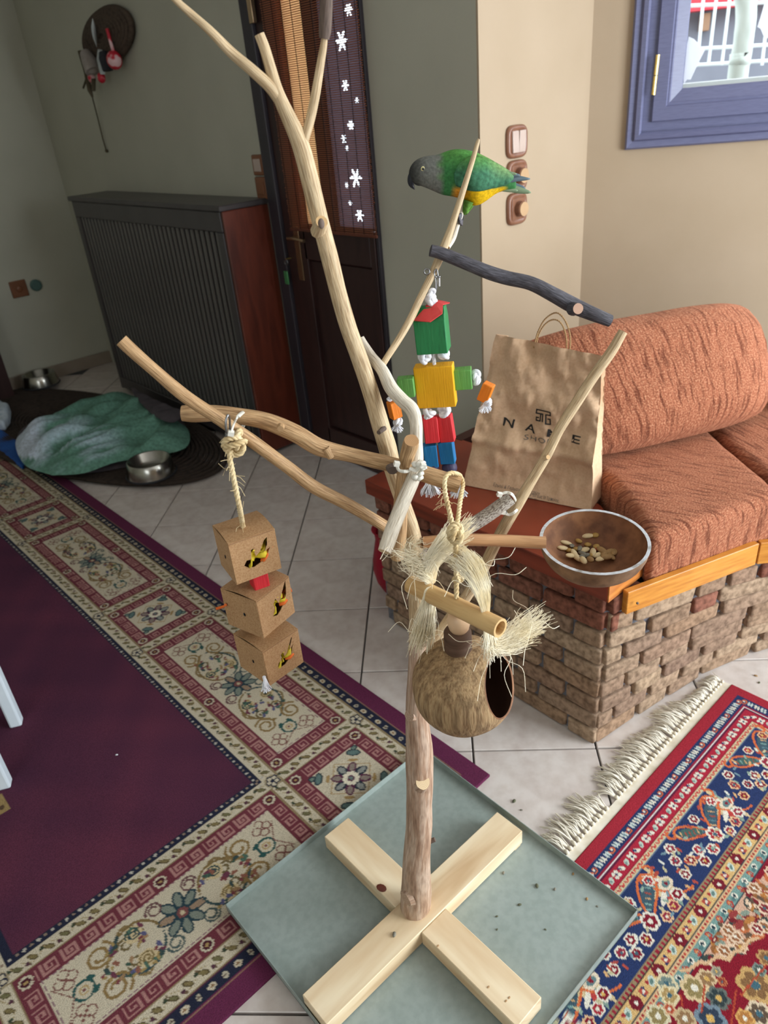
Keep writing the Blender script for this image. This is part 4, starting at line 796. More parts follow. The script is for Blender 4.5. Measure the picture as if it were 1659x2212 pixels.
def pillow(name, c4, bulge, back, label, n=30, wr=.012, sd=0):
    bl0, br0, tr0, tl0 = [Vector(p) for p in c4]; nn = ((br0 - bl0).cross(tl0 - bl0)).normalized()     # points to the viewer side
    g = G(); vs_ = []; uv_ = {}
    for side in (1, -1):
        for i in range(n + 1):
            for j in range(n + 1):
                s, t = j / n, i / n; a_, b_ = 2 * s - 1, 2 * t - 1; s2 = .5 + .5 * a_ * math.sqrt(1 - .22 * b_ ** 4); t2_ = .5 + .5 * b_ * math.sqrt(1 - .22 * a_ ** 4); p = (bl0.lerp(br0, s2)).lerp(tl0.lerp(tr0, s2), t2_); e = (max(0, 1 - abs(a_) ** 3.2) * max(0, 1 - abs(b_) ** 3.2)) ** .5
                w = wr * noise.noise(Vector((s * 3.5 + sd, t * 9, side))) * (.3 + abs(2 * s - 1) ** 2 + abs(2 * t - 1) ** 2) + wr * .5 * noise.noise(Vector((s * 9 + sd, t * 20, 3 + side)))
                vs_.append(p + nn * side * (bulge if side > 0 else back) * e + nn * w * e)
    N = (n + 1) * (n + 1); fs = []; uvs = []
    Lx, Ly = (br0 - bl0).length, (tl0 - bl0).length
    for side in (0, 1):
        for i in range(n):
            for j in range(n):
                a = side * N + i * (n + 1) + j; f = (a, a + 1, a + n + 2, a + n + 1); f = f if side == 0 else f[::-1]; fs.append(f)
                uvs.append([(((k - side * N) % (n + 1)) / n * Lx, ((k - side * N) // (n + 1)) / n * Ly) for k in f])
    g.add(vs_, fs, uvs); o = ob(name, g, 'chenille_rust', None, smooth=True, label=label, cat='cushion', group='rust back cushions'); return o
bl0 = pz(1222, 1006, .645); br0 = pz(1672, 900, .645); back = Vector((.36, .60, 0)).normalized()
def lean(x, y, base, d): return hit(x, y, tuple(base + back * d), np.array(Vector((back.x, back.y, 0))))
tr0 = lean(1622, 640, br0, .17); tl0 = lean(1085, 735, bl0, .22)
pillow('back_cushion', [bl0, br0, tr0, tl0], .115, .08, 'large rust back cushion leaning on the wall behind the paper bag', sd=1)
b2 = pz(1690, 890, .645); t2 = lean(1650, 640, b2, .19); pillow('back_cushion', [b2, b2 + Vector((.42, -.55, 0)), t2 + Vector((.42, -.55, 0)), t2], .07, .08, 'rust back cushion cut off by the right edge of the photo', sd=5)
# ================================================================== PAPER BAG
bag = thing('paper_bag', tuple(pz(1140, 1068, .552)), 'brown kraft shopping bag with twisted handles and black lettering on the ledge', 'bag')
q0, q1 = pz(1001, 1047, .553), pz(1276, 1103, .553); bt = (q1 - q0).normalized(); bn = Vector((-bt.y, bt.x, 0)); 
if bn.dot(Vector(NH)) < 0: bn = -bn
lean_ = math.radians(10); pln = np.array(bn * math.cos(lean_) - Vector((0, 0, 1)) * math.sin(lean_))
q3, q2 = hit(1071, 722, tuple(q0), pln), hit(1302, 768, tuple(q0), pln)
pnv = Vector(pln)
def wr(s, t, sd=0.): 
    c_ = .012 * noise.noise(Vector((s * 3.2 + sd, t * 4.5, 2.2))) - .012 * abs(noise.noise(Vector((s * 5 + sd + t * 1.5, t * 4, 7)))) + .004 - .007 * abs(noise.noise(Vector((s * 11 + sd, t * 10 + s * 4, 3)))) + .003 * noise.noise(Vector((s * 20 + sd, t * 22, 7)))
    return 1.5 * c_ * min(1, 6 * t + .15) - .010 * math.exp(-((t - .33) / .025) ** 2)
def front(s, t): p = (q0.lerp(q1, s)).lerp(q3.lerp(q2, s), t); return p + pnv * wr(s, t)
BD = .085
def backp(s, t): p = (q0.lerp(q1, s) + bn * BD).lerp(q3.lerp(q2, s) + bn * .03 + Vector((0, 0, -.012)), t); return p + pnv * wr(s, t, 5) * .7
n_ = 40
def grid(fn, n, mfl=False):
    vs_ = [fn(j / n, i / n) for i in range(n + 1) for j in range(n + 1)]; fs = []
    for i in range(n):
        for j in range(n): a = i * (n + 1) + j; f = (a, a + 1, a + n + 2, a + n + 1); fs.append(f[::-1] if mfl else f)
    return vs_, fs
g = G(); g.add(*grid(front, n_)); ob('front_panel', g, 'kraft', bag, smooth=True)
g = G(); g.add(*grid(backp, n_, True)); ob('back_panel', g, 'kraft_dark', bag, smooth=True)
def gusset(s0):
    def f(s, t):
        a, b_ = front(s0, t), backp(s0, t); p = a.lerp(b_, s); return p + bt * (.030 if s0 < .5 else -.030) * (1 - abs(2 * s - 1)) * (t ** .8)
    return f
g = G(); g.add(*grid(gusset(0), 16, True)); ob('gusset', g, 'kraft', bag, smooth=True)
g = G(); g.add(*grid(gusset(1), 16)); ob('gusset', g, 'kraft', bag, smooth=True)
g = G(); g.add([front(0, 0), front(1, 0), backp(1, 0), backp(0, 0)], [(0, 1, 2, 3)]); ob('base', g, 'kraft_dark', bag)
def handle(pxs, d):
    P = [hit(x, y, tuple(q0 + bn * d), pln) for x, y in pxs]; g = G(); g.rope(P, .0024, 2, .012, 6, .0025); ob('handle', g, 'twine', bag, smooth=True)
handle([(1153, 752), (1156, 738), (1163, 715), (1177, 690), (1198, 676), (1213, 682), (1226, 704), (1232, 735), (1228, 775)], .004)
handle([(1158, 745), (1164, 722), (1176, 702), (1192, 691), (1208, 694), (1219, 712), (1224, 740), (1222, 776)], .03)
g = G(); p = [hit(x, y, tuple(q0 + bn * .03), pln) for x, y in ((1186, 762), (1212, 768), (1238, 778), (1266, 786), (1262, 792), (1228, 800), (1190, 790))]; c_ = sum(p, Vector()) / 7
g.add(p + [c_ + bn * .01 + Vector((0, 0, .004))], [(i, (i + 1) % 7, 7) for i in range(7)]); ob('tissue', g, 'tissue', bag)
def bag_st(x, y):      # photo position -> (s, t) on the front sheet
    p = hit(x, y, tuple(q0), pln); best = None; A = np.array([q1 - q0, q3 - q0]).T; s, t = np.linalg.lstsq(A, np.array(p - q0), rcond=None)[0]
    for _ in range(6):
        f0 = np.array(q0.lerp(q1, s).lerp(q3.lerp(q2, s), t) - p); e = 1e-4; ds = np.array(q0.lerp(q1, s + e).lerp(q3.lerp(q2, s + e), t) - q0.lerp(q1, s).lerp(q3.lerp(q2, s), t)) / e; dt_ = np.array(q0.lerp(q1, s).lerp(q3.lerp(q2, s), t + e) - q0.lerp(q1, s).lerp(q3.lerp(q2, s), t)) / e
        d_ = np.linalg.lstsq(np.stack([ds, dt_], 1), -f0, rcond=None)[0]; s += d_[0]; t += d_[1]
    return s, t
BWm, BHm = (q1 - q0).length, (q3 - q0).length
def put(verts, faces, name, mat, off=.0012):
    g = G(); g.add([front(min(1, max(0, s)), min(1, max(0, t))) - pnv * off for s, t in verts], faces); return ob(name, g, mat, bag)
def text(txt, x, y, x2, y2, hpx, name, mat='print_black', extrude=0, spacing=1., bold=0.):
    cu = bpy.data.curves.new('t', 'FONT'); cu.body = txt; cu.size = 1; cu.space_character = spacing; cu.resolution_u = 3; cu.offset = bold
    to = bpy.data.objects.new('t', cu); COL.objects.link(to); bpy.context.view_layer.update(); me = to.evaluated_get(bpy.context.evaluated_depsgraph_get()).to_mesh()
    vs_ = np.array([v.co[:2] for v in me.vertices]); fs = [tuple(p.vertices) for p in me.polygons]; bpy.data.objects.remove(to)
    bm = bmesh.new(); bv = [bm.verts.new((a, b_, 0)) for a, b_ in vs_]
    for f in fs:
        try: bm.faces.new([bv[k] for k in f])
        except ValueError: pass
    bmesh.ops.triangulate(bm, faces=bm.faces[:])
    for q in range(2): bmesh.ops.subdivide_edges(bm, edges=[e for e in bm.edges if e.calc_length() > .18], cuts=1); bmesh.ops.triangulate(bm, faces=bm.faces[:])
    bm.verts.index_update(); vs_ = np.array([v.co[:2] for v in bm.verts]); fs = [tuple(v.index for v in f.verts) for f in bm.faces]; bm.free()
    s0, t0 = bag_st(x, y); s1, t1 = bag_st(x2, y2); w_ = vs_[:, 0].max() - vs_[:, 0].min(); dx = (vs_[:, 0] - vs_[:, 0].min()) / w_
    hs, ht = bag_st(x, y - hpx); dh = ht - t0; hh = .72
    put([(s0 + (s1 - s0) * a, t0 + (t1 - t0) * a + dh * b_ / hh) for a, b_ in zip(dx, vs_[:, 1])], fs, name, mat)
text('N', 1085, 919, 1108, 925, 19, 'letter', bold=.012); text('A', 1131, 930, 1156, 937, 17, 'letter', bold=.012); text('M', 1181, 943, 1208, 950, 17, 'letter', bold=.012); text('E', 1233, 956, 1252, 960, 17, 'letter', bold=.012)
text('SHOES', 1131, 949, 1203, 963, 11, 'letter_row', 'print_grey')
text('Ερμού & Γερμανού Πατρών', 1065, 1050, 1165, 1070, 7, 'letter_row', 'print_grey'); text('λ. Αντιστάσεως 59 Τρίπολης', 1128, 1068, 1207, 1085, 7, 'letter_row', 'print_grey'); text('nameshoes.gr', 1122, 1074, 1158, 1081, 6, 'letter_row', 'print_grey')
g = G(); 
def logo():
    def q(x, y): return bag_st(1160 + x, 884 + y + x * .18)
    strokes = [((0, 0), (31, 0)), ((0, 0), (-1, 8)), ((-1, 8), (9, 8)), ((9, 8), (7, 24)), ((7, 24), (-2, 24)), ((-2, 24), (-1, 17)), ((-1, 17), (4, 17)), ((31, 0), (30, 8)), ((30, 8), (20, 8)), ((20, 8), (19, 28)), ((19, 28), (28, 28)), ((28, 28), (28, 17)), ((28, 17), (24, 17)), ((13, 8), (12, 24)), ((9, 8), (13, 8))]
    V = []; F = []
    for (a, b_) in strokes:
        a = np.array(a, float); b_ = np.array(b_, float); d = (b_ - a) / np.linalg.norm(b_ - a); nn = np.array([-d[1], d[0]]) * 1.35; a = a - d * 1.2; b_ = b_ + d * 1.2
        k = len(V); V += [q(*(a + nn)), q(*(b_ + nn)), q(*(b_ - nn)), q(*(a - nn))]; F.append((k, k + 1, k + 2, k + 3))
    put(V, F, 'logo', 'print_black', .0018)
logo()
# ================================================================== TRAY AND PERCH TREE
tl, tt, trr = pz(487, 1950, .03), pz(890, 1640, .03), pz(1382, 1968, .03)
X0, X1, Y0, Y1 = (-.298, .328, -.345, .304)
tray = thing('floor_tray', (0.01, -.02, .012), 'square grey-green metal tray on the floor under the perch tree', 'tray')
g = G(); g.box(((X0 + X1) / 2, (Y0 + Y1) / 2, .0125), (X1 - X0, Y1 - Y0, .003)); ob('sheet', g, 'tray_metal', tray)
for (x0, x1, y0, y1) in ((X0, X1, Y1 - .0015, Y1), (X0, X1, Y0, Y0 + .0015), (X0, X0 + .0015, Y0, Y1), (X1 - .0015, X1, Y0, Y1)):
    g = G(); g.box(((x0 + x1) / 2, (y0 + y1) / 2, .0225), (x1 - x0, y1 - y0, .021)); ob('rim', g, 'tray_metal', tray)
tree = thing('perch_tree', (0, -.02, .014), 'tall bare wood bird perch tree on a crossed pine foot', 'perch tree')
def plank(nm, c, d, rz): 
    g = G(); g.box((0, 0, 0), d); me = meshof(nm, g, 'pine_plank'); bevmesh(me, .0015, 1); o = ob(nm, me, None, tree); o.matrix_basis = Matrix.Translation(c) @ Matrix.Rotation(rz, 4, 'Z'); return o
plank('foot_plank', (0, -.025, .039), (.588, .077, .042), 0.0); plank('foot_plank', (-.005, .138, .0375), (.0745, .252, .040), .0); plank('foot_plank', (-.004, -.19, .0375), (.0745, .252, .040), 0)
for x in (.277, -.277): plank('foot_block', (x, -.025, .0165), (.022, .077, .004), 0)
g = G(); p = pz(824, 1918, .0585); g.ball(p, .009, .013, .0012, rot=Matrix.Rotation(.3, 3, 'Z'), u=10, v=5); ob('knot', g, 'mahogany', tree)
for x, y in ((1055, 2132), (1093, 2162), (1100, 2155), (946, 2043)): g = G(); g.ball(pz(x, y, .0582), .003, .002, .0006, u=8, v=4); ob('knot', g, 'branch_tan', tree)
def branch(nm, pts, mats, cap0=True, cap1=True, seg=14, bumpy=.09, k=6, parent=None, rs=1.):
    P = [pn(x, y, o) for x, y, o, w in pts]; rr = [w / 2 * m_px(p) * rs for p, (x, y, o, w) in zip(P, pts)]
    Q = catmull([np.array((*p, r)) for p, r in zip(P, rr)], k); g = G(); g.tube([Vector(q[:3]) for q in Q], [max(.001, q[3]) for q in Q], seg, cap0, cap1, bumpy=bumpy); return ob(nm, g, mats, parent or tree, smooth=True)
D0 = -.02
tb = pz(897, 1958, .06); offb = float(np.array(tb) @ NH)
branch('trunk', [(897, 1972, offb, 62), (899, 1935, offb, 66), (900, 1860, offb, 60), (905, 1780, D0, 57), (906, 1690, D0, 59), (905, 1610, D0, 55), (900, 1540, D0, 50), (901, 1460, D0, 42), (903, 1380, D0, 40), (903, 1300, D0, 40), (901, 1220, D0, 40), (890, 1150, D0 + .01, 36), (868, 1080, D0 + .015, 32), (850, 1020, D0 + .02, 36), (838, 970, D0 + .02, 40), (824, 925, D0 + .02, 38), (804, 857, D0 + .02, 36), (780, 785, D0 + .02, 37), (752, 705, D0 + .02, 37), (733, 640, D0 + .02, 36), (713, 560, D0 + .02, 38), (695, 490, D0 + .02, 38), (672, 400, D0 + .02, 38), (648, 310, D0 + .02, 38), (622, 250, D0 + .02, 32), (600, 200, D0 + .02, 28), (584, 145, D0 + .02, 24), (572, 105, D0 + .02, 23), (560, 74, D0 + .02, 22)], ['trunk_wood', 'cut_pale'], k=4, seg=18, bumpy=.10)
tr_o = tree.children[-1]
# upper part of the trunk is bare pale wood: second material on the faces above the fork
tr_o.data.materials.append(MATS['branch_wood'])
for p in tr_o.data.polygons:
    if p.material_index == 0 and p.center.z > .78: p.material_index = 2
def knot_stub(x, y, o, w, dirv, ln, mats=('branch_wood', 'cut_end')):
    p = pn(x, y, o); d = Vector(dirv).normalized(); r = w / 2 * m_px(p); g = G(); g.tube([p - d * ln, p, p + d * ln * .35], [r * 1.25, r * 1.02, r * .96], 14, False, True, bumpy=.08); return ob('knot_stub', g, list(mats), tree, smooth=True)
tow = -Vector(NH) * .8 + Vector((0, 0, .5)); rt = Vector(RH)
knot_stub(693, 484, D0 + .0, 27, tow + rt * .25, .02); knot_stub(912, 1690, D0 - .022, 32, tow * 1. + rt * .25 + Vector((0, 0, .6)), .018, ('trunk_wood', 'cut_pale')); knot_stub(878, 1940, offb - .022, 36, -rt * .8 - Vector(NH) * .6, .007, ('trunk_wood', 'trunk_wood')); knot_stub(886, 1545, D0 - .014, 26, -rt * .7 - Vector(NH) * .7 + Vector((0, 0, .5)), .008, ('trunk_wood', 'trunk_wood')); knot_stub(935, 1815, D0, 10, rt + Vector((0, 0, .4)), .014, ('bark_dark', 'bark_dark'))
g = G(); g.ball(pn(694, 483, D0 - .0285), .0045, .003, .006, u=10, v=8); ob('knot_hollow', g, 'bark_dark', tree, smooth=True)
knot_stub(821, 932, D0 - .0, 10, -rt * .6 - Vector(NH), .012, ('bark_dark', 'bark_dark'))
branch('stub_branch', [(858, 1204, -.055, 30), (862, 1150, -.06, 33), (866, 1080, -.065, 30), (872, 1020, -.065, 29), (879, 985, -.07, 32), (886, 962, -.075, 35), (889, 951, -.08, 33)], ['branch_tan', 'cut_brown'])
branch('curved_branch', [(779, 730, .045, 16), (788, 748, .04, 20), (803, 772, .03, 24), (826, 800, .005, 26), (845, 838, -.01, 30), (868, 864, -.02, 30), (890, 885, -.03, 30), (899, 915, -.04, 27), (899, 955, -.05, 27), (899, 1000, -.06, 30), (892, 1035, -.075, 31), (872, 1082, -.095, 31), (850, 1136, -.115, 32), (838, 1170, -.13, 32), (830, 1192, -.14, 29)], ['branch_pale', 'cut_pale'], k=5)
branch('slim_branch', [(818, 802, .01, 14), (836, 772, .02, 14), (862, 732, .04, 15), (886, 690, .055, 16), (910, 640, .075, 16), (935, 590, .09, 17), (952, 550, .10, 19), (970, 505, .115, 17), (985, 460, .125, 14), (1003, 403, .135, 13), (1020, 348, .145, 11), (1031, 310, .15, 9), (1034, 300, .15, 5)], ['branch_wood', 'cut_end'])
branch('perch_twig', [(966, 535, .112, 12), (978, 515, .13, 13), (987, 488, .148, 12), (995, 462, .162, 12), (1000, 425, .175, 9)], ['branch_pale', 'cut_end'])
branch('dark_branch', [(930, 541, .085, 25), (955, 548, .085, 26), (1020, 574, .08, 28), (1060, 590, .08, 30), (1097, 601, .08, 30), (1147, 612, .075, 30), (1193, 635, .07, 31), (1236, 659, .07, 33), (1265, 672, .065, 31), (1290, 682, .06, 29), (1318, 693, .06, 26)], ['bark_black', 'bark_black'], k=5)
knot_stub(1246, 667, .045, 24, tow + rt * .1 + Vector((0, 0, -.3)), .014, ('bark_black', 'cut_pink')); 
branch('right_branch', [(915, 1440, D0, 26), (935, 1400, D0 + .01, 26), (960, 1355, D0 + .02, 26), (1020, 1270, .02, 24), (1050, 1215, .03, 25), (1085, 1145, .035, 25), (1120, 1085, .04, 25), (1150, 1035, .045, 22), (1180, 985, .05, 22), (1209, 927, .055, 22), (1246, 869, .06, 23), (1283, 812, .065, 23), (1320, 760, .07, 22), (1346, 716, .075, 20)], ['branch_wood', 'cut_pale'])
knot_stub(1182, 988, .035, 10, tow + rt * .3, .008)
branch('mottled_branch', [(905, 1205, D0 - .005, 30), (955, 1172, .0, 31), (1005, 1143, .01, 32), (1050, 1115, .018, 31), (1085, 1090, .022, 30), (1104, 1076, .025, 27)], ['bark_mottled', 'bark_mottled'])
branch('long_branch', [(262, 735, -.10, 29), (285, 757, -.10, 29), (330, 797, -.098, 27), (400, 856, -.095, 28), (470, 903, -.09, 28), (540, 950, -.08, 29), (620, 1008, -.07, 28), (680, 1053, -.06, 29), (760, 1094, -.045, 27), (845, 1145, D0, 25), (880, 1166, D0 + .01, 20)], ['branch_tan', 'cut_end'], k=5)
branch('thick_branch', [(393, 893, -.055, 33), (420, 893, -.055, 38), (470, 893, -.055, 35), (520, 900, -.055, 36), (580, 912, -.055, 37), (640, 937, -.055, 39), (690, 966, -.055, 38), (750, 981, -.05, 33), (810, 995, -.05, 33), (850, 1004, -.045, 33), (900, 1018, -.045, 36), (950, 1034, -.05, 38), (992, 1048, -.055, 38)], ['branch_tan', 'cut_end'], k=5)
knot_stub(712, 983, -.062, 16, Vector((0, 0, -1)) + rt * .4, .012, ('branch_tan', 'cut_end')); knot_stub(606, 925, -.075, 14, -Vector(NH), .006, ('branch_tan', 'branch_tan')); knot_stub(848, 1015, -.075, 24, -Vector(NH) * .9 + Vector((0, 0, -.3)), .004, ('bark_dark', 'bark_dark'))
branch('upper_left_branch', [(602, 212, D0 + .02, 26), (582, 186, D0 + .015, 25), (545, 152, D0 + .01, 24), (500, 114, D0 + .01, 22), (455, 68, D0, 19), (415, 32, D0, 17), (385, 5, D0 - .005, 15), (345, -35, D0 - .01, 14)], ['branch_wood', 'cut_end'])
branch('upper_twig', [(652, 325, D0 + .02, 18), (660, 295, D0 + .02, 20), (672, 250, D0 + .025, 21), (683, 195, D0 + .025, 20), (692, 140, D0 + .03, 18), (698, 105, D0 + .03, 16), (702, 78, D0 + .03, 13)], ['branch_wood', 'cut_end'])
branch('dark_cap', [(700, 84, D0 + .03, 22), (702, 66, D0 + .03, 27), (704, 30, D0 + .03, 28), (705, -8, D0 + .03, 28), (706, -50, D0 + .03, 27)], ['bark_dark', 'bark_dark'], bumpy=.05)
def ziploop(fr_, of, bk, obk, head=0):
    P = catmull([pn(x, y, of) for x, y in fr_] + [pn(x, y, obk) for x, y in bk] + [pn(*fr_[0], of)], 5)[:-1]; g = G(); g.tube(P, .0024, 8, closed=True, flat=.5); h = pn(*fr_[head], of - .002); g.box(h, (.0075, .006, .006), frame(10, 10, 20)); ob('zip_tie', g, 'zip_tie', tree, smooth=False)
ziploop([(499, 936), (506, 914), (517, 897)], -.117, [(530, 890), (528, 915), (512, 936)], -.02); ziploop([(857, 1002), (862, 1016), (880, 1018)], -.088, [(892, 1010), (888, 1000), (868, 994)], -.035); ziploop([(886, 1012), (900, 1016), (914, 1006)], -.092, [(922, 1018), (905, 1036), (884, 1024)], -.015, 2); ziploop([(1079, 1068), (1095, 1064), (1108, 1070)], .003, [(1114, 1086), (1098, 1094), (1082, 1084)], .045); ziploop([(1086, 1106), (1100, 1112), (1114, 1104)], .018, [(1118, 1096), (1104, 1094), (1090, 1096)], .055)
g = G(); c_ = pn(1096, 1093, .02); g.tube([c_ + Vector((math.cos(t) * .004, math.sin(t) * .004, .012 - t * .0022)) for t in np.linspace(0, 10, 40)], .0016, 6, capmi=0); ob('wire_wrap', g, 'wire', tree, smooth=True)
g = G()
for k in range(9): g.ball(pn(905 + random.uniform(-10, 10), 1010 + random.uniform(-16, 22), -.085 + random.uniform(-.004, .004)), .006, .005, .004, jit=.5, u=8, v=6)
ob('glue_blob', g, 'zip_tie', tree, smooth=True)
# ================================================================== COCONUT FEEDER
fc = pn(1284, 1168, -.035); fr = 117 * m_px(fc); feed = thing('coconut_feeder', tuple(fc - Vector((0, 0, fr * .6))), 'half coconut shell feeding bowl on a bamboo arm with seeds inside', 'feeding bowl')
ax = (Vector((0, 0, 1)) - Vector(NH) * .10).normalized(); prof = []
for i in range(15): t = i / 14; a = math.pi / 2 * (1 - t) ; prof.append((fr * .985 * math.cos(a) ** .8 if a < 1.57 else 0.0005, -fr * .70 * math.sin(a)))
prof[0] = (.0005, prof[0][1]); inn = [(max(.0005, r - .0034), z + .0045) for r, z in prof]; inn[-1] = (prof[-1][0] - .0038, 0)
g = G(); g.lathe(prof, ax, fc, 48); ob('outer_shell', g, 'coconut_shell', feed, smooth=True)
g = G(); g.lathe(inn[::-1], ax, fc, 48); ob('inner_shell', g, 'coconut_inside', feed, smooth=True)
g = G(); g.lathe([prof[-1], (prof[-1][0] + .0008, .0012), (inn[-1][0] - .0005, .0012), inn[-1]], ax, fc, 48); ob('rim', g, 'coconut_rim', feed)
branch('bamboo_arm', [(915, 1172, D0, 26), (960, 1168, D0 - .005, 27), (1000, 1166, D0 - .01, 27), (1090, 1168, -.028, 27), (1178, 1173, -.035, 28)], ['bamboo_pinkish', 'bamboo_pinkish'], bumpy=.02, parent=feed)
random.seed(9)
qr = Vector((0, 0, 1)).rotation_difference(ax)
names = [('seed_cream', .0105, .0052), ('seed_tan', .0062, .0056), ('seed_grey', .0105, .0042), ('seed_husk', .0105, .0052), ('seed_red', .0072, .0066)]
spots = [(1215, 1190), (1229, 1193), (1241, 1196), (1252, 1184), (1262, 1188), (1270, 1178), (1268, 1172), (1281, 1193), (1291, 1186), (1300, 1188), (1276, 1199), (1262, 1200), (1248, 1205), (1292, 1199), (1305, 1195), (1316, 1192), (1326, 1196), (1235, 1184), (1250, 1174), (1285, 1172), (1310, 1203), (1297, 1207), (1275, 1208), (1260, 1210), (1222, 1184), (1244, 1189), (1258, 1195), (1320, 1201), (1288, 1180), (1232, 1200)]
zb = fc.z - fr * .52
kinds = [0, 1, 0, 2, 0, 1, 0, 0, 4, 3, 1, 2, 0, 0, 3, 3, 3, 2, 1, 1, 3, 0, 3, 0, 0, 1, 2, 3, 1, 0]
sp_lab = {0: 'cream sunflower seed lying in the coconut bowl', 1: 'small round tan seed in the coconut bowl', 2: 'grey striped seed in the coconut bowl', 3: 'brown seed husk flake in the coconut bowl', 4: 'round red-brown seed in the coconut bowl'}
for (x, y), kd in zip(spots, kinds):
    p = pz(x, y, zb + random.uniform(0, .006)); d = p - fc; rr_ = math.hypot(d.x, d.y); zs = fc.z - .70 * fr * math.sqrt(max(.02, 1 - (rr_ / fr) ** 2)) + .0085; p.z = max(p.z, zs)
    mt, a, b_ = names[kd]; g = G(); g.ball((0, 0, 0), a, b_, b_ * .62, u=10, v=6); o = ob('seed', g, mt, smooth=True, label=sp_lab[kd], cat='seed', group='seeds in the coconut bowl'); o.location = p; o.rotation_euler = (random.uniform(-.4, .4), random.uniform(-.4, .4), random.uniform(0, 3))
# ================================================================== CARDBOARD BOX TOY
toy = thing('box_toy', tuple(pn(575, 1490, -.12)), 'hanging bird toy of three stacked cardboard boxes on sisal rope', 'bird toy')
CUT = [(.30, .42), (.36, .50), (.44, .49), (.46, .66), (.50, .68), (.52, .52), (.60, .58), (.70, .76), (.76, .80), (.74, .66), (.68, .55), (.78, .60), (.72, .48), (.60, .38), (.46, .33), (.36, .36)]
CUT3 = [(.36, .40), (.40, .47), (.46, .47), (.46, .60), (.52, .63), (.54, .52), (.60, .56), (.74, .82), (.76, .80), (.66, .58), (.76, .66), (.70, .52), (.62, .40), (.52, .34), (.42, .34)]
def cbox(fpx, rpx, lpx, bpx, off, cut, sc=5.03):
    K = lambda q: (440 + q[0] / sc, 1080 + q[1] / sc)
    Pf = pn(*K(fpx), off); Pr = pz(*K(rpx), Pf.z); Pl = pz(*K(lpx), Pf.z); a = Pr - Pf; wr_ = a.length; e1_ = a.normalized(); e2_ = Vector((-e1_.y, e1_.x, 0)); e2_ = e2_ if e2_.dot(Pl - Pf) > 0 else -e2_; wl = (Pl - Pf).dot(e2_); h = .0665
    def Q(s, d, t): return Pf + e1_ * (s * wr_) + e2_ * (d * wl) - Vector((0, 0, h * (1 - t)))
    g = G(); outer = [Vector((0, 0, 0)), Vector((1, 0, 0)), Vector((1, 1, 0)), Vector((0, 1, 0))]; hcx = sum(q[0] for q in cut) / len(cut); hcy = sum(q[1] for q in cut) / len(cut); hole = [Vector((hcx + (x - hcx) * 1.28, hcy + (y - hcy) * 1.28, 0)) for x, y in cut]; tri = tessellate_polygon([outer, hole]); allv = outer + hole
    g.add([Q(v.x, 0, v.y) for v in allv], tri); 
    g.add([Q(0, 0, 0), Q(0, 1, 0), Q(0, 1, 1), Q(0, 0, 1), Q(1, 0, 0), Q(1, 1, 0), Q(1, 1, 1), Q(1, 0, 1)], [(0, 1, 2, 3), (4, 7, 6, 5), (1, 5, 6, 2), (0, 4, 5, 1)])
    # slightly bowed lid
    n = 6; V = [Q(s / n, d / n, 1) + Vector((0, 0, .0035 * math.sin(math.pi * d / n))) for d in range(n + 1) for s in range(n + 1)]; g.add(V, [(d * (n + 1) + s, d * (n + 1) + s + 1, (d + 1) * (n + 1) + s + 1, (d + 1) * (n + 1) + s) for d in range(n) for s in range(n)])
    bo = ob('cardboard_box', g, 'cardboard', toy); md = bo.modifiers.new('thick', 'SOLIDIFY'); md.thickness = .0012; md.offset = 0
    g = G(); g.box(Q(.5, .015, .985) - e2_ * .0016 , (wr_ * .96, .0012, .0012), Matrix((e1_, e2_, Vector((0, 0, 1)))).transposed()); ob('crease', g, 'kraft_dark', bo)
    g = G(); g.ball(Q(0, .42, .50) - e1_ * .001, .0006, .0022, .0032, rot=Matrix((e1_, e2_, Vector((0, 0, 1)))).transposed(), u=10, v=6); ob('punched_hole', g, 'eye_black', bo)
    for k in range(7):
        c0 = Q(hcx - .14 + .055 * k, .07 + .05 * (k % 3), hcy - .09 + .05 * (k % 3)); g = G(); d_ = e1_ * random.uniform(.3, 1) + Vector((0, 0, random.uniform(-.2, 1))); d_.normalize()
        g.tube([c0 + d_ * t * .02 + e2_ * .006 * math.sin(t * 5 + k) for t in np.linspace(-.6, .8, 7)], 0.0045, 6, flat=.3, capmi=0); ob('paper_curl', g, 'paper_yellow' if k < 6 else 'paper_orange', bo, smooth=True)
    return Q, bo, e1_, e2_
Q1, bx1, a1, c1 = cbox((265, 485), (765, 310), (80, 285), (365, 940), -.12, CUT); Q2, bx2, a2, c2_ = cbox((570, 1105), (920, 830), (205, 945), (655, 1505), -.12, [(.42, .40), (.50, .48), (.48, .62), (.54, .70), (.60, .56), (.70, .70), (.80, .86), (.83, .90), (.82, .74), (.80, .62), (.72, .50), (.62, .40), (.52, .35)]); Q3, bx3, a3, c3 = cbox((638, 1655), (1018, 1400), (345, 1440), (690, 2005), -.12, CUT3)
g = G(); cc = (Q1(.5, .5, 0) + Q2(.5, .5, 1)) / 2; g.box(cc + a1 * .004 - c1 * .012, (.024, .022, .03), Matrix((a1, c1, Vector((0, 0, 1)))).transposed()); ob('spacer_block', g, 'paint_red', toy, bevel=.002)
g = G(); g.box((Q2(.5, .5, 0) + Q3(.5, .5, 1)) / 2, (.022, .022, .028)); ob('spacer_block', g, 'paint_yellow', toy, bevel=.002)
g = G(); p = Q2(.0, .9, .62); g.tube([p + c2_ * .0 - a2 * .004, pn(490, 1308, -.07), pn(467, 1315, -.07)], .0022, 8, capmi=0); ob('orange_straw', g, 'paper_orange', toy, smooth=True)
g = G(); p = Q3(.42, .1, .50); g.box(p, (.010, .004, .008), Matrix((a3, c3, Vector((0, 0, 1)))).transposed()); ob('paper_curl', g, 'paper_white', toy)
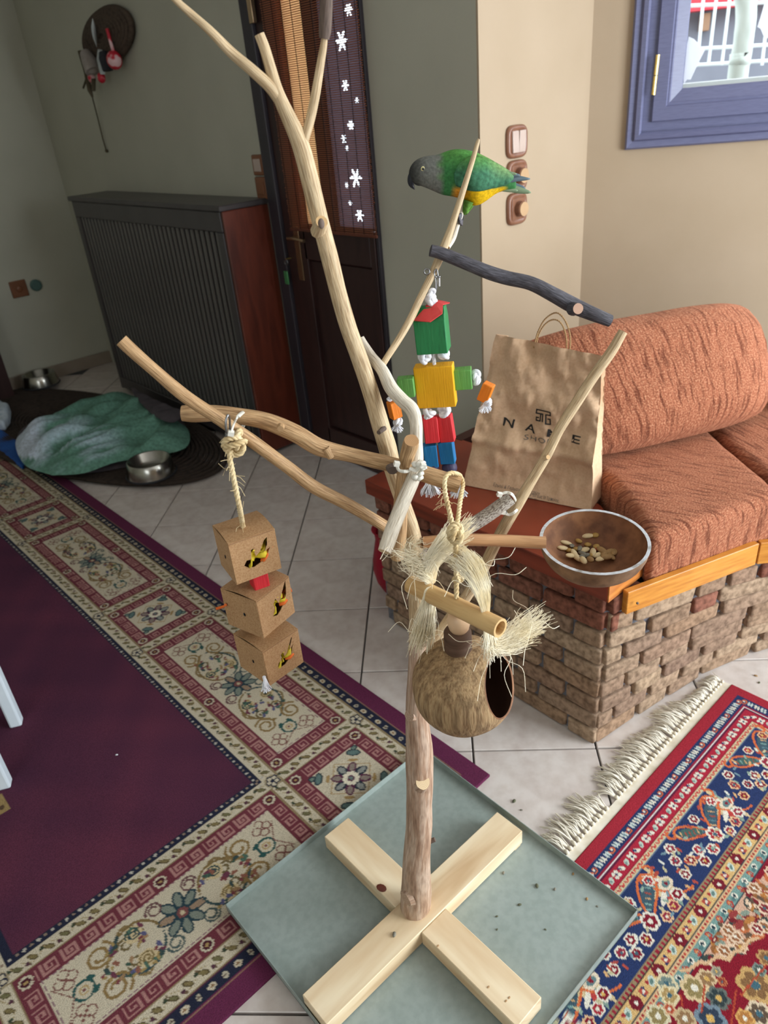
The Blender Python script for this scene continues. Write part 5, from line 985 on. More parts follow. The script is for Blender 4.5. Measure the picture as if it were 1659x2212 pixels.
rp = [pn(497, 935, -.10), pn(503, 960, -.105), pn(496, 985, -.11), pn(502, 1020, -.115), pn(510, 1060, -.12), pn(517, 1095, -.12), Q1(.5, .5, 1.0) + Vector((0, 0, -.004))]
g = G(); g.rope(rp, .0038, 3, .02, 6, .003); 
for k in range(26):
    t = random.random(); i = min(len(rp) - 2, int(t * (len(rp) - 1))); p = rp[i].lerp(rp[i + 1], random.random()); d = Vector((random.uniform(-1, 1), random.uniform(-1, 1), random.uniform(-.6, .6))).normalized(); g.tube([p, p + d * .01, p + d * .016 + Vector((0, 0, random.uniform(-.012, .008)))], .0004, 3, capmi=0)
ob('sisal_rope', g, 'sisal_rope', toy, smooth=True)
kc = pn(512, 962, -.105); g = G()
for k in range(4):
    a = Vector((random.uniform(-1, 1), random.uniform(-1, 1), random.uniform(-1, 1))).normalized(); b_ = a.orthogonal().normalized(); c_ = a.cross(b_); cen = kc + Vector((random.uniform(-.006, .006), random.uniform(-.004, .004), random.uniform(-.006, .006)))
    g.rope([cen + b_ * .0115 * math.cos(t) + c_ * .0125 * math.sin(t) for t in np.linspace(0, 6.6, 14)], .0042, 3, .02, 5, .003)
ob('rope_knot', g, 'sisal_rope', toy, smooth=True)
g = G(); c_ = pn(491, 912, -.10); a = pn(491, 940, -.11); g.tube(catmull([pn(493, 945, -.105), pn(489, 930, -.108), pn(488, 910, -.108), pn(492, 897, -.105), pn(496, 905, -.10), pn(497, 930, -.098)], 5), .0016, 8, capmi=0); g.tube([pn(491, 935, -.107), pn(493, 960, -.107)], .0032, 8, capmi=0); ob('snap_hook', g, 'wire', toy, smooth=True)
g = G(); p = Q3(.45, .25, 0)
q = pn(572, 1470, -.125)
for k in range(34): g.tube([q + Vector((random.uniform(-.002, .002), random.uniform(-.002, .002), .008)), q + Vector((random.uniform(-.004, .004), random.uniform(-.004, .004), -.008)), q + Vector((random.uniform(-.008, .008), random.uniform(-.006, .006), -.02))], .0007, 4, capmi=0)
ob('rope_tassel', g, 'cotton_rope', toy)
# ================================================================== WOODEN BLOCK FIGURE TOY
fig = thing('block_figure_toy', tuple(pn(950, 1060, .06)), 'colourful wooden block figure bird toy hanging on white cotton rope', 'bird toy')
FO = .085
def blk(nm, x, y, w, h, d, mat, yaw=-18, roll=0, pitch=0, off=FO, bev=.0015, parent=fig):
    p = pn(x, y, off); k = m_px(p); M3 = frame(yaw, pitch, roll); g = G(); g.box((0, 0, 0), (w * k, d * k, h * k)); me = meshof(nm, g, mat); bevmesh(me, bev, 2); o = ob(nm, me, None, parent); o.matrix_basis = Matrix.Translation(p) @ M3.to_4x4(); return o, M3, k, p
VR = -3.0
# green head with chamfered top
p = pn(934, 722, FO); k = m_px(p); M3 = frame(-16, 0, VR); w, h, d = 68 * k, 74 * k, 50 * k; ch = 24 * k
g = G(); pr_ = [(-w / 2, -h / 2), (w / 2, -h / 2), (w / 2, h / 2 - ch * .0), (w / 2 - 0, h / 2), (-w / 2, h / 2)]
vs_ = []; 
for y_, zt in ((-d / 2, h / 2 - .002), (-d / 2 + d * .28, h / 2 + ch), (d / 2 - d * .28, h / 2 + ch), (d / 2, h / 2 - .002)): vs_ += [(-w / 2, y_, zt), (w / 2, y_, zt)]
vs_ += [(-w / 2, -d / 2, -h / 2), (w / 2, -d / 2, -h / 2), (-w / 2, d / 2, -h / 2), (w / 2, d / 2, -h / 2)]
g.add([p + M3 @ Vector(v) for v in vs_], [(8, 9, 1, 0), (0, 1, 3, 2), (2, 3, 5, 4), (4, 5, 7, 6), (6, 7, 11, 10), (8, 10, 11, 9), (9, 11, 7, 5, 3, 1), (8, 0, 2, 4, 6, 10)])
ob('head_block', g, 'paint_green', fig, bevel=.0015)
# red leather hat: pointed square draped over the head
hp = pn(934, 663, FO); g = G(); hk_ = m_px(hp); Mh = frame(-10, 0, VR); sh_ = [(-40, -26, -18), (-5, -36, -22), (22, -30, -8), (24, -10, 6), (38, 8, 4), (14, 22, 8), (-8, 26, 2), (-26, 12, -6)]
cen = hp + Vector((0, 0, 6 * hk_)); vs_ = [hp + Mh @ Vector((a * hk_, b_ * hk_, c_ * hk_)) for a, b_, c_ in sh_]
mid = [cen.lerp(v, .5) + Vector((0, 0, 5 * hk_)) for v in vs_]; g.add(vs_ + mid + [cen + Vector((0, 0, 6 * hk_))], [(i, (i + 1) % 8, 8 + (i + 1) % 8, 8 + i) for i in range(8)] + [(8 + i, 8 + (i + 1) % 8, 16) for i in range(8)])
o = ob('leather_hat', g, 'leather_red', fig); md = o.modifiers.new('thick', 'SOLIDIFY'); md.thickness = .0018
blk('body_block', 941, 832, 84, 92, 34, 'paint_yellow', -14, VR); blk('arm_block', 1000, 817, 39, 44, 30, 'paint_light_green', -10, VR); blk('arm_block', 878, 835, 36, 42, 28, 'paint_light_green', -10, VR, off=FO - .005)
blk('hand_block', 1050, 847, 24, 42, 22, 'paint_orange', -28, 22); blk('hand_block', 852, 884, 24, 40, 20, 'paint_orange', 26, -8)
blk('thigh_block', 931, 926, 32, 60, 24, 'paint_red', -4, VR); blk('thigh_block', 964, 924, 32, 60, 24, 'paint_red', -16, -6); blk('shin_block', 930, 983, 30, 52, 24, 'paint_blue', -4, VR); blk('shin_block', 966, 975, 32, 52, 24, 'paint_blue', -16, -5)
g = G(); g.ball(pn(936, 1006, FO), .010, u=14, v=10); ob('foot_bead', g, 'paint_purple', fig, smooth=True); g = G(); g.ball(pn(971, 1010, FO), .0125, u=14, v=10); ob('foot_bead', g, 'paint_purple', fig, smooth=True)
def cknot(x, y, w, h, off=FO, n=5):
    c_ = pn(x, y, off); k = m_px(c_); g = G(); random.seed(int(x * 7 + y))
    for q in range(n):
        a = Vector((random.uniform(-1, 1), random.uniform(-1, 1), random.uniform(-1, 1))).normalized(); b_ = a.orthogonal().normalized(); e_ = a.cross(b_); cen = c_ + Vector(RH) * random.uniform(-.2, .2) * w * k + Vector((0, 0, random.uniform(-.25, .25) * h * k)) - Vector(NH) * random.uniform(0, .004); r = .30 * w * k
        g.tube([cen + b_ * r * math.cos(t) + e_ * r * math.sin(t) for t in np.linspace(0, 2 * math.pi, 14, endpoint=False)], .20 * w * k, 8, closed=True)
    ob('rope_knot', g, 'cotton_rope', fig, smooth=True)
for a in ((931, 648, 24, 24), (930, 632, 18, 22), (917, 770, 27, 22), (957, 768, 26, 22), (925, 890, 28, 20), (960, 886, 28, 20), (1030, 815, 24, 28), (1054, 868, 18, 14), (858, 910, 20, 12), (842, 860, 12, 14)): cknot(*a)
def tassel(x, y, w, h, off=FO, n=60, splay=.9):
    p0 = pn(x, y, off); k = m_px(p0); g = G(); random.seed(int(x + y))
    for q in range(n):
        a = random.uniform(-1, 1) * splay; b_ = random.uniform(-1, 1) * .4; L_ = h * k * random.uniform(.75, 1.05); e_ = p0 + Vector(RH) * math.sin(a) * w * k * .5 + Vector(NH) * b_ * w * k * .4 - Vector((0, 0, 1)) * L_ * (.5 + .5 * math.cos(a)); m_ = p0.lerp(e_, .5) + Vector((0, 0, -.002)) + Vector(RH) * random.uniform(-1, 1) * .002
        g.tube([p0 + Vector(RH) * random.uniform(-1, 1) * w * k * .12, m_, e_], .0006, 4, capmi=0)
    ob('rope_tassel', g, 'cotton_rope', fig)
tassel(1048, 868, 36, 24); tassel(857, 912, 34, 24); tassel(928, 1030, 58, 48, n=110); tassel(990, 1045, 52, 36, n=80)
for x in (936, 972):
    g = G(); g.rope([pn(x - 3, 1005, FO), pn(x + (2 if x > 950 else -4), 1025, FO), pn(990 if x > 950 else 928, 1047 if x > 950 else 1032, FO)], .004, 3, .02, 6, .003); ob('cotton_cord', g, 'cotton_rope', fig, smooth=True)
g = G(); g.rope([pn(931, 640, FO), pn(934, 720, FO), pn(941, 830, FO), pn(943, 880, FO)], .003, 3, .02, 5, .004); ob('cotton_cord', g, 'cotton_rope', fig, smooth=True)
g = G(); g.tube(catmull([pn(940, 632, FO), pn(944, 615, FO), pn(946, 598, FO), pn(943, 582, FO), pn(938, 590, FO), pn(941, 610, FO), pn(940, 634, FO)], 5), .0012, 6, capmi=0); g.tube([pn(948, 600, FO), pn(948, 618, FO)], .0022, 8, capmi=0); g.ball(pn(941, 598, FO), .002, u=8, v=6); g.ball(pn(949, 598, FO), .002, u=8, v=6); ob('snap_hook', g, 'wire', fig, smooth=True)
g = G(); g.tube([pn(922 + 6 * math.cos(t), 587 + 6 * math.sin(t), FO - .0) for t in np.linspace(0, 6.28, 12, endpoint=False)], .0012, 6, closed=True); ob('split_ring', g, 'wire', fig, smooth=True)
# ================================================================== COCONUT HUT TOY
HO = -.16
hut = thing('coconut_hut', tuple(pn(1000, 1592, HO)), 'round coconut hut hanging under a bamboo perch with sisal tufts', 'bird toy')
hc = pn(1001, 1478, HO); hr = 111 * m_px(hc); ax = (Vector(R) * .85 - Vector(ray(1001, 1478)).normalized() * .53).normalized(); prof = []
for i in range(29): a = math.radians(40 + 140 * i / 28); prof.append((max(.0004, hr * math.sin(a)), hr * math.cos(a)))
def shell(pf): 
    g = G(); g.lathe(pf, ax, (0, 0, 0), 56)
    out = []
    for v in g.v:
        v = Vector(v); v *= 1 + .02 * noise.noise(v * 22); v.z *= .94 if v.z > 0 else .99; out.append(tuple(hc + v))
    g.v = out; return g
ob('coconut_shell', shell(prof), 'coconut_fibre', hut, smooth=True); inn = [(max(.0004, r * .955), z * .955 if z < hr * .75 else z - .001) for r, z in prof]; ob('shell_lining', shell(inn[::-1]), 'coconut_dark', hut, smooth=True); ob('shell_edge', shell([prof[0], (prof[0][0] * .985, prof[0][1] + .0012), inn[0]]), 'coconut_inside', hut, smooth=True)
def cyl(nm, x, y0, y1, w, mat, off=HO, prof=None, bev=.002):
    a, b_ = pn(x, y1, off), pn(x, y0, off); r = w / 2 * m_px(a); h = b_.z - a.z; pf = [(.0004, 0)] + [(r * q, h * t) for q, t in (prof or [(.97, 0), (1, .08), (.99, .5), (1, .92), (.96, 1)])] + [(.0004, h)]
    g = G(); g.lathe(pf, Vector((0, 0, 1)), Vector((b_.x, b_.y, a.z)), 28); return ob(nm, g, mat, hut, smooth=True)
cyl('log_slice', 988, 1362, 1422, 60, 'log_slice', prof=[(.98, 0), (1, .06), (.99, .30), (.95, .33), (1, .36), (.99, .62), (.95, .65), (1, .68), (.99, .93), (.90, 1)]); cyl('wood_bead', 990, 1322, 1364, 50, 'bead_wood', prof=[(.62, 0), (.86, .18), (.98, .42), (1, .6), (.9, .82), (.62, 1)])
B0_, B1_ = pn(888, 1262, HO + .055), pn(1081, 1357, HO - .07); br = 21 * m_px((B0_ + B1_) / 2); bd = (B1_ - B0_).normalized()
g = G(); n = 14; g.tube([B0_.lerp(B1_, i / n) for i in range(n + 1)], br, 24, False, False); g.tube([B1_.lerp(B0_, i / n) for i in range(n + 1)], br * .74, 24, False, False)
u_ = bd.orthogonal().normalized(); w_ = bd.cross(u_)
for e, sg in ((B0_, -1), (B1_, 1)):
    V = []; 
    for r in (br, br * .74):
        for k in range(24): t = 2 * math.pi * k / 24; V.append(e + (u_ * math.cos(t) + w_ * math.sin(t)) * r)
    g.add(V, [(k, (k + 1) % 24, 24 + (k + 1) % 24, 24 + k) if sg > 0 else (k, 24 + k, 24 + (k + 1) % 24, (k + 1) % 24) for k in range(24)])
ob('bamboo_perch', g, 'bamboo', hut, smooth=True)
pm = B0_.lerp(B1_, .54)
g = G(); g.rope([pm + Vector((0, 0, br)), pn(986, 1265, HO), pn(985, 1230, HO), pn(984, 1160, HO)], .0036, 3, .02, 6, .003); g.rope([pn(984, 1160, HO), pn(972, 1110, -.13), pn(962, 1065, -.10), pn(961, 1037, -.085), pn(968, 1024, -.075), pn(980, 1022, -.068), pn(994, 1028, -.05), pn(1000, 1046, -.06), pn(996, 1070, -.085), pn(990, 1115, -.125), pn(984, 1160, HO)], .0034, 3, .02, 6, .003)
for k in range(18):
    p = pn(random.uniform(955, 970), random.uniform(1050, 1120), -.11); d = Vector((random.uniform(-1, .4), random.uniform(-1, 1), random.uniform(-.3, .3))).normalized(); g.tube([p, p + d * .008, p + d * .014 + Vector((0, 0, -.004))], .0004, 3, capmi=0)
ob('sisal_rope', g, 'sisal_rope', hut, smooth=True)
for (x, y, s) in ((983, 1152, 1.), (989, 1246, .7)):
    g = G(); kc = pn(x, y, HO)
    for k in range(3):
        a = Vector((random.uniform(-1, 1), random.uniform(-1, 1), random.uniform(-.4, .4))).normalized(); b_ = a.orthogonal().normalized(); c_ = a.cross(b_); g.rope([kc + (b_ * math.cos(t) + c_ * math.sin(t)) * .0085 * s + Vector((0, 0, .004 * (k - 1))) for t in np.linspace(0, 6.6, 14)], .0042 * s, 3, .02, 5, .003)
    ob('rope_knot', g, 'sisal_rope', hut, smooth=True)
g = G(); g.rope([pm - Vector((0, 0, br * .8)), pn(989, 1345, HO), pn(988, 1400, HO), hc + Vector((0, 0, hr * .5))], .003, 3, .02, 5, .004); ob('sisal_rope', g, 'sisal_rope', hut)
def tuft(pxs, w0, w1, n, sd, curl=.25, stray=6):
    random.seed(sd); P = catmull([pn(x, y, o) for x, y, o in pxs], 6); g = G(); N = len(P); k = m_px(P[0])
    for q in range(n):
        a = random.uniform(0, 6.283); rr = math.sqrt(random.random()); L_ = random.uniform(.72, 1.08); ph = random.uniform(0, 6); pts = []
        sel = np.linspace(0, 1, 7)
        for t in sel:
            i = min(N - 1.001, t * L_ * (N - 1)); i0 = int(i); p = P[min(N - 1, i0)].lerp(P[min(N - 1, i0 + 1)], min(1, i - i0)); 
            if t * L_ > 1: p = p + (P[-1] - P[-2]) * (t * L_ - 1) * N
            w = (w0 + (w1 - w0) * t ** 1.2) / 2 * k * rr
            p = p + (Vector(RH) * math.cos(a) + Vector((0, 0, 1)) * math.sin(a) * .7 + Vector(NH) * math.sin(a + 1) * .6) * w + Vector((math.sin(ph + t * 5), math.cos(ph * 1.3 + t * 4), math.sin(ph * 2 + t * 3))) * .003 * curl * t * 4
            pts.append(p)
        g.tube(pts, .00036, 3, capmi=0)
    for q in range(stray):
        p = P[random.randrange(N // 3, N)]; d = Vector((random.uniform(-1, 1), random.uniform(-1, 1), random.uniform(-.9, .7))).normalized(); e_ = d.orthogonal().normalized(); Ls = random.uniform(.03, .07); g.tube(catmull([p, p + d * Ls * .35 + e_ * .006, p + d * Ls * .7 - e_ * .004, p + d * Ls + Vector((0, 0, -.01)) + e_ * .008], 4), .0004, 3, capmi=0)
    ob('sisal_tuft', g, 'sisal_hair', hut, kind='stuff')
tuft([(930, 1256, HO + .035), (930, 1225, HO + .035), (948, 1192, HO + .035), (976, 1162, HO + .035), (995, 1145, HO + .035)], 26, 84, 330, 1); tuft([(928, 1254, HO + .03), (908, 1232, HO + .03), (890, 1205, HO + .03), (886, 1196, HO + .03)], 16, 44, 130, 2, 1.2, 18)
tuft([(1050, 1328, HO - .045), (1046, 1295, HO - .045), (1036, 1255, HO - .035), (1016, 1220, HO - .02), (985, 1200, HO + .01)], 18, 62, 300, 3); tuft([(926, 1275, HO + .02), (922, 1310, HO + .02), (916, 1350, HO + .02), (908, 1395, HO + .02)], 20, 60, 300, 4, .4, 16)
tuft([(1056, 1352, HO - .045), (1066, 1385, HO - .045), (1095, 1385, HO - .04), (1130, 1365, HO - .03), (1152, 1350, HO - .03)], 26, 100, 320, 5, .5, 18); tuft([(1056, 1352, HO - .045), (1058, 1388, HO - .05), (1066, 1415, HO - .04)], 22, 44, 110, 6, .4, 6)
# ================================================================== PARROT
PO = .175
par = thing('parrot', tuple(pn(995, 470, PO)), 'green parrot with grey head and yellow belly perched on the slim branch', 'parrot')
def K5(x, y, off=PO): return pn(860 + x / 5.184, 280 + y / 5.184, off)
st = [(120, 455, 530), (136, 415, 572), (165, 372, 598), (210, 332, 616), (270, 306, 636), (340, 291, 664), (400, 285, 690), (450, 277, 715), (510, 254, 735), (570, 230, 744), (640, 215, 755), (720, 217, 785), (800, 230, 842), (860, 247, 858), (930, 275, 835), (1010, 315, 780), (1090, 362, 715), (1160, 410, 690), (1230, 465, 680), (1285, 520, 680), (1320, 560, 675)]
g = G(); seg = 36; rings = []; pk = m_px(K5(700, 480)) / 5.184; cols = []
GRY, DGR, GRN, GRN2, YEL, ORG, LGR = [np.array(lin(c_)) for c_ in ('#74756f', '#3b3b39', '#559045', '#3c7844', '#e2b414', '#d48a28', '#86ac58')]
def bodycol(x, y, sgn):
    n_ = 26 * noise.noise(Vector((x * .012, y * .012, 3)))
    hb = 455 + (y - 300) * .10 + n_
    if x < hb:
        c_ = GRY.copy(); d = min(1, max(0, (300 - x) / 150)); c_ = c_ * (1 - d) + DGR * d
        if y > 480 and x > 240: c_ = c_ * .9 + np.array(lin('#7d7e78')) * .2
        if x > hb - 22: t = (x - hb + 22) / 22; c_ = c_ * (1 - t) + GRN * t
        return c_
    bel = 640 - max(0, 690 - x) * .1 + n_ * .6
    if x > 600 and y > bel - 20 and x < 1215:
        c_ = ORG if x < 740 else YEL
        t = min(1, max(0, (x - 700) / 90)); c_ = ORG * (1 - t) + YEL * t
        e = min(1, max(0, (y - bel + 20) / 26)); return GRN2 * (1 - e) + c_ * e
    if 590 + n_ < x < 640 + n_ and y > 420: return ORG * .65 + GRN * .35
    t = min(1, max(0, (430 - y) / 190)); c_ = GRN2 * (1 - t) + GRN * t
    if x > 860 and y < 430: c_ = c_ * .5 + LGR * .5
    return c_ * (1 + .22 * noise.noise(Vector((x * .03, y * .03, 8))))
for i, (x, y0, y1) in enumerate(st):
    cy = (y0 + y1) / 2; hh = (y1 - y0) / 2; c_ = K5(x, cy); r = []
    wf = .80 if x < 430 else .76
    if i == 0: hh *= .6
    for k in range(seg):
        t = 2 * math.pi * k / seg; yy = cy - hh * math.cos(t); q = K5(x, yy) + Vector(NH) * (-math.sin(t)) * hh * wf * pk; r.append(q); cols.append(bodycol(x, yy, math.sin(t)))
    rings.append(r)
V = [v for r in rings for v in r]; F = [(i * seg + k, (i + 1) * seg + k, (i + 1) * seg + (k + 1) % seg, i * seg + (k + 1) % seg) for i in range(len(st) - 1) for k in range(seg)] + [tuple(range(seg)), tuple(range((len(st) - 1) * seg, len(st) * seg))[::-1]]
g.add(V, F); me = meshof('body', g, 'plumage', True); ca = me.color_attributes.new('Col', 'FLOAT_COLOR', 'POINT'); ca.data.foreach_set('color', np.array([(*c_, 1) for c_ in cols]).ravel()); body = ob('body', me, None, par); md = body.modifiers.new('sub', 'SUBSURF'); md.levels = 1; md.render_levels = 2
def halfw(x, y):      # body half thickness at crop coords
    for (xa, a0, a1), (xb, b0_, b1) in zip(st, st[1:]):
        if xa <= x <= xb:
            t = (x - xa) / (xb - xa); y0 = a0 + (b0_ - a0) * t; y1 = a1 + (b1 - a1) * t; cy = (y0 + y1) / 2; hh = (y1 - y0) / 2; s = (y - cy) / hh; return hh * (.80 if x < 430 else .76) * math.sqrt(max(0, 1 - s * s))
    return 0
def wing(side):
    topl = [(648, 400), (700, 345), (780, 300), (880, 300), (980, 330), (1080, 378), (1170, 430), (1245, 480), (1275, 505)]; botl = [(612, 470), (625, 590), (680, 622), (770, 655), (880, 660), (990, 640), (1090, 622), (1190, 596), (1262, 540)]
    nu, nv = 40, 16; tq = catmull([(a, b_, 0) for a, b_ in topl], 5); bq = catmull([(a, b_, 0) for a, b_ in botl], 5); vs_ = []; cc = []
    for i in range(nu + 1):
        f = i / nu * (len(tq) - 1); i0 = min(len(tq) - 2, int(f)); a = tq[i0].lerp(tq[i0 + 1], f - i0); b_ = bq[i0].lerp(bq[i0 + 1], f - i0)
        for j in range(nv + 1):
            s = j / nv; x, y = a.x + (b_.x - a.x) * s, a.y + (b_.y - a.y) * s; ed = min(s, 1 - s, i / nu * 2, (1 - i / nu) * 2 + .05); hw = halfw(min(1300, x), y) + (22 * min(1, ed * 5) - 5 + (26 * max(0, (x - 1050) / 200)))
            fe = 4.5 * math.sin(x * .075 - y * .03) * math.sin(y * .055 + x * .02)
            vs_.append(K5(x, y) - Vector(NH) * side * (hw + fe * .5) * pk)
            t = min(1, max(0, (470 - y) / 170)); c_ = np.array(lin('#44785a')) * (1 - t) + np.array(lin('#5c9448')) * t
            if x > 950: t2 = min(1, (x - 950) / 260) * min(1, max(0, (560 - y) / 160)); c_ = c_ * (1 - t2) + np.array(lin('#93b06c')) * t2
            c_ = c_ * (1 + .05 * fe); cc.append(c_)
    g = G(); g.add(vs_, [(i * (nv + 1) + j, (i + 1) * (nv + 1) + j, (i + 1) * (nv + 1) + j + 1, i * (nv + 1) + j + 1) for i in range(nu) for j in range(nv)])
    me = meshof('wing', g, 'plumage', True); ca = me.color_attributes.new('Col', 'FLOAT_COLOR', 'POINT'); ca.data.foreach_set('color', np.array([(*c_, 1) for c_ in cc]).ravel()); o = ob('wing', me, None, par); md = o.modifiers.new('thick', 'SOLIDIFY'); md.thickness = .002
    def feather(nm, p0, p1, w, mat, hb, curve=0):
        n = 12; V = []; 
        for i in range(n + 1):
            t = i / n; x = p0[0] + (p1[0] - p0[0]) * t; y = p0[1] + (p1[1] - p0[1]) * t - curve * math.sin(math.pi * t); ww = w * (math.sin(math.pi * min(1, (t * .82 + .18))) ** .6 if t < 1 else .05)
            dx, dy = p1[0] - p0[0], p1[1] - p0[1]; L_ = math.hypot(dx, dy); nx, ny = -dy / L_, dx / L_
            for q in (-1, 0, 1): V.append(K5(x + nx * ww / 2 * q, y + ny * ww / 2 * q) - Vector(NH) * side * (hb - 4 * abs(q)) * pk)
        g = G(); g.add(V, [(i * 3 + q, (i + 1) * 3 + q, (i + 1) * 3 + q + 1, i * 3 + q + 1) for i in range(n) for q in (0, 1)]); o = ob(nm, g, mat, par, smooth=True); md = o.modifiers.new('thick', 'SOLIDIFY'); md.thickness = .0012
    feather('flight_feather', (1090, 590), (1460, 545), 62, 'feather_slate', 70, 18); feather('feather_tip', (1160, 520), (1345, 505), 52, 'feather_slate', 78, 12); feather('feather_tip', (1150, 500), (1305, 490), 44, 'feather_tail', 84, 10)
    feather('tail_feather', (1130, 620), (1480, 702), 84, 'feather_tail', 24, -4); feather('tail_feather', (1180, 600), (1420, 655), 70, 'feather_slate', 12, 0); feather('feather_tip', (1120, 655), (1330, 680), 56, 'feather_tail', 34, 0)
wing(1); wing(-1)
g = G(); bp_ = [K5(x, y) for x, y in ((208, 500), (168, 530), (148, 570), (150, 612), (165, 642), (186, 672))]; g.tube(catmull(bp_, 4), [v * pk for v in np.interp(np.linspace(0, 1, 21), [0, .2, .4, .6, .8, 1], [66, 62, 46, 33, 20, 3])], 18, capmi=0); ob('upper_beak', g, 'horn_black', par, smooth=True)
g = G(); g.tube(catmull([K5(262, 588), K5(230, 596), K5(200, 592), K5(186, 580)], 4), [v * pk for v in np.linspace(40, 16, 13)], 14, capmi=0); ob('lower_beak', g, 'horn_black', par, smooth=True)
for sd_ in (1, -1):
    hw = halfw(267, 430); c_ = K5(267, 430) - Vector(NH) * sd_ * (hw - 6) * pk; g = G(); Rm = Matrix((RH, NH, (0, 0, 1))).transposed(); g.ball(c_, 23 * pk, 11 * pk, 25 * pk, rot=Rm, u=18, v=12); ey = ob('eye', g, 'eye_yellow', par, smooth=True)
    g = G(); g.ball(c_ - Vector(NH) * sd_ * 7 * pk, 14 * pk, 8 * pk, 15 * pk, rot=Rm, u=14, v=10); ob('pupil', g, 'eye_black', ey, smooth=True)
for k, (dx, do) in enumerate(((0, -.014), (24, .018))):
    g = G(); L0 = [K5(790 + dx, 800, PO + do), K5(772 + dx, 850, PO + do), K5(756 + dx * .6, 900, PO + do), K5(742 + dx * .4, 935, PO + do * .7)]; g.tube(catmull(L0, 4), [v * pk for v in np.linspace(58, 24, 13)], 14, capmi=0); me = meshof('leg_feathers', g, 'plumage', True); ca = me.color_attributes.new('Col', 'FLOAT_COLOR', 'POINT'); ca.data.foreach_set('color', np.array([(*(np.array(lin('#5f8a3a'))), 1)] * len(me.vertices)).ravel()); ob('leg_feathers', me, None, par)
    g = G(); fc_ = [K5(742 + dx * .4, 930, PO + do * .7), K5(715, 945, .166), K5(700, 960, .162)]; g.tube(fc_, [v * pk for v in (20, 18, 17)], 10, capmi=0)
    for q, (tx, ty) in enumerate(((0, 0), (10, 30))):
        base = K5(704, 950 + ty * .6 + k * 14, .158); g.tube(catmull([base, K5(672 + tx, 968 + ty + k * 14, .146), K5(690 + tx * .5, 1000 + ty + k * 14, .143), K5(716, 1022 + ty + k * 14, .156)], 5), [v * pk for v in np.linspace(17, 11, 16)], 10, capmi=0)
    g.tube(catmull([K5(712, 948, .168), K5(722, 985, .172), K5(716, 1040, .168), K5(700, 1072, .158)], 5), [v * pk for v in np.linspace(16, 8, 16)], 10, capmi=0)
    ob('foot', g, 'claw_grey', par, smooth=True)
# ================================================================== WALL FITTINGS
def plate(nm, cpos, w, h, face, label, kind):       # on the beige wall y = 1.02, facing -Y
    t = thing(nm, cpos, label, 'socket' if kind != 'switch' else 'light switch', 'brown wall plates beside the parrot'); c_ = Vector(cpos)
    n = 28; V = []; prof = [(0, 1.0), (.006, 1.0), (.012, .93), (.014, .80), (.012, .76)]
    for d, s in prof:
        for k in range(n):
            a = 2 * math.pi * k / n; ex_ = 4.2; cx_ = math.copysign(abs(math.cos(a)) ** (2 / ex_), math.cos(a)); cz_ = math.copysign(abs(math.sin(a)) ** (2 / ex_), math.sin(a)); V.append(c_ + Vector((cx_ * w / 2 * s, -d, cz_ * h / 2 * s)))
    g = G(); m_ = len(prof); g.add(V, [(i * n + k, (i + 1) * n + k, (i + 1) * n + (k + 1) % n, i * n + (k + 1) % n) for i in range(m_ - 1) for k in range(n)] + [tuple(range((m_ - 1) * n, m_ * n))[::-1]]); ob('frame', g, 'switch_wood', t, smooth=True)
    if kind == 'switch':
        for sx in (-1, 1): g = G(); g.box(c_ + Vector((sx * w * .165, -.014, 0)), (w * .31, .008, h * .66), Matrix.Rotation(.05 * sx, 3, 'X')); ob('rocker', g, 'switch_plastic', t, bevel=.002)
    else:
        g = G(); g.box(c_ + Vector((0, -.0125, 0)), (w * .66, .003, h * .66)); ob('insert', g, 'switch_wood', t, bevel=.004)
        g = G(); g.lathe([(.026, 0), (.026, .02), (.024, .022), (.0005, .022)], Vector((0, -1, 0)), c_ + Vector((.003, -.013, 0)), 28); ob('cover_cap', g, 'switch_wood', t, smooth=False); g = G(); g.lathe([(.0235, 0), (.0235, .002), (.0005, .002)], Vector((0, -1, 0)), c_ + Vector((.003, -.0355, 0)), 28); ob('cap_face', g, 'cap_tan', t)
plate('wall_switch', (1.602, 1.019, 1.413), .108, .103, 0, 'double rocker switch plate, topmost of the three brown plates', 'switch'); plate('wall_socket', (1.604, 1.019, 1.306), .105, .100, 0, 'brown covered socket plate behind the parrot tail', 'socket'); plate('wall_socket', (1.604, 1.019, 1.198), .106, .107, 0, 'brown covered socket plate, lowest of the three plates', 'socket')
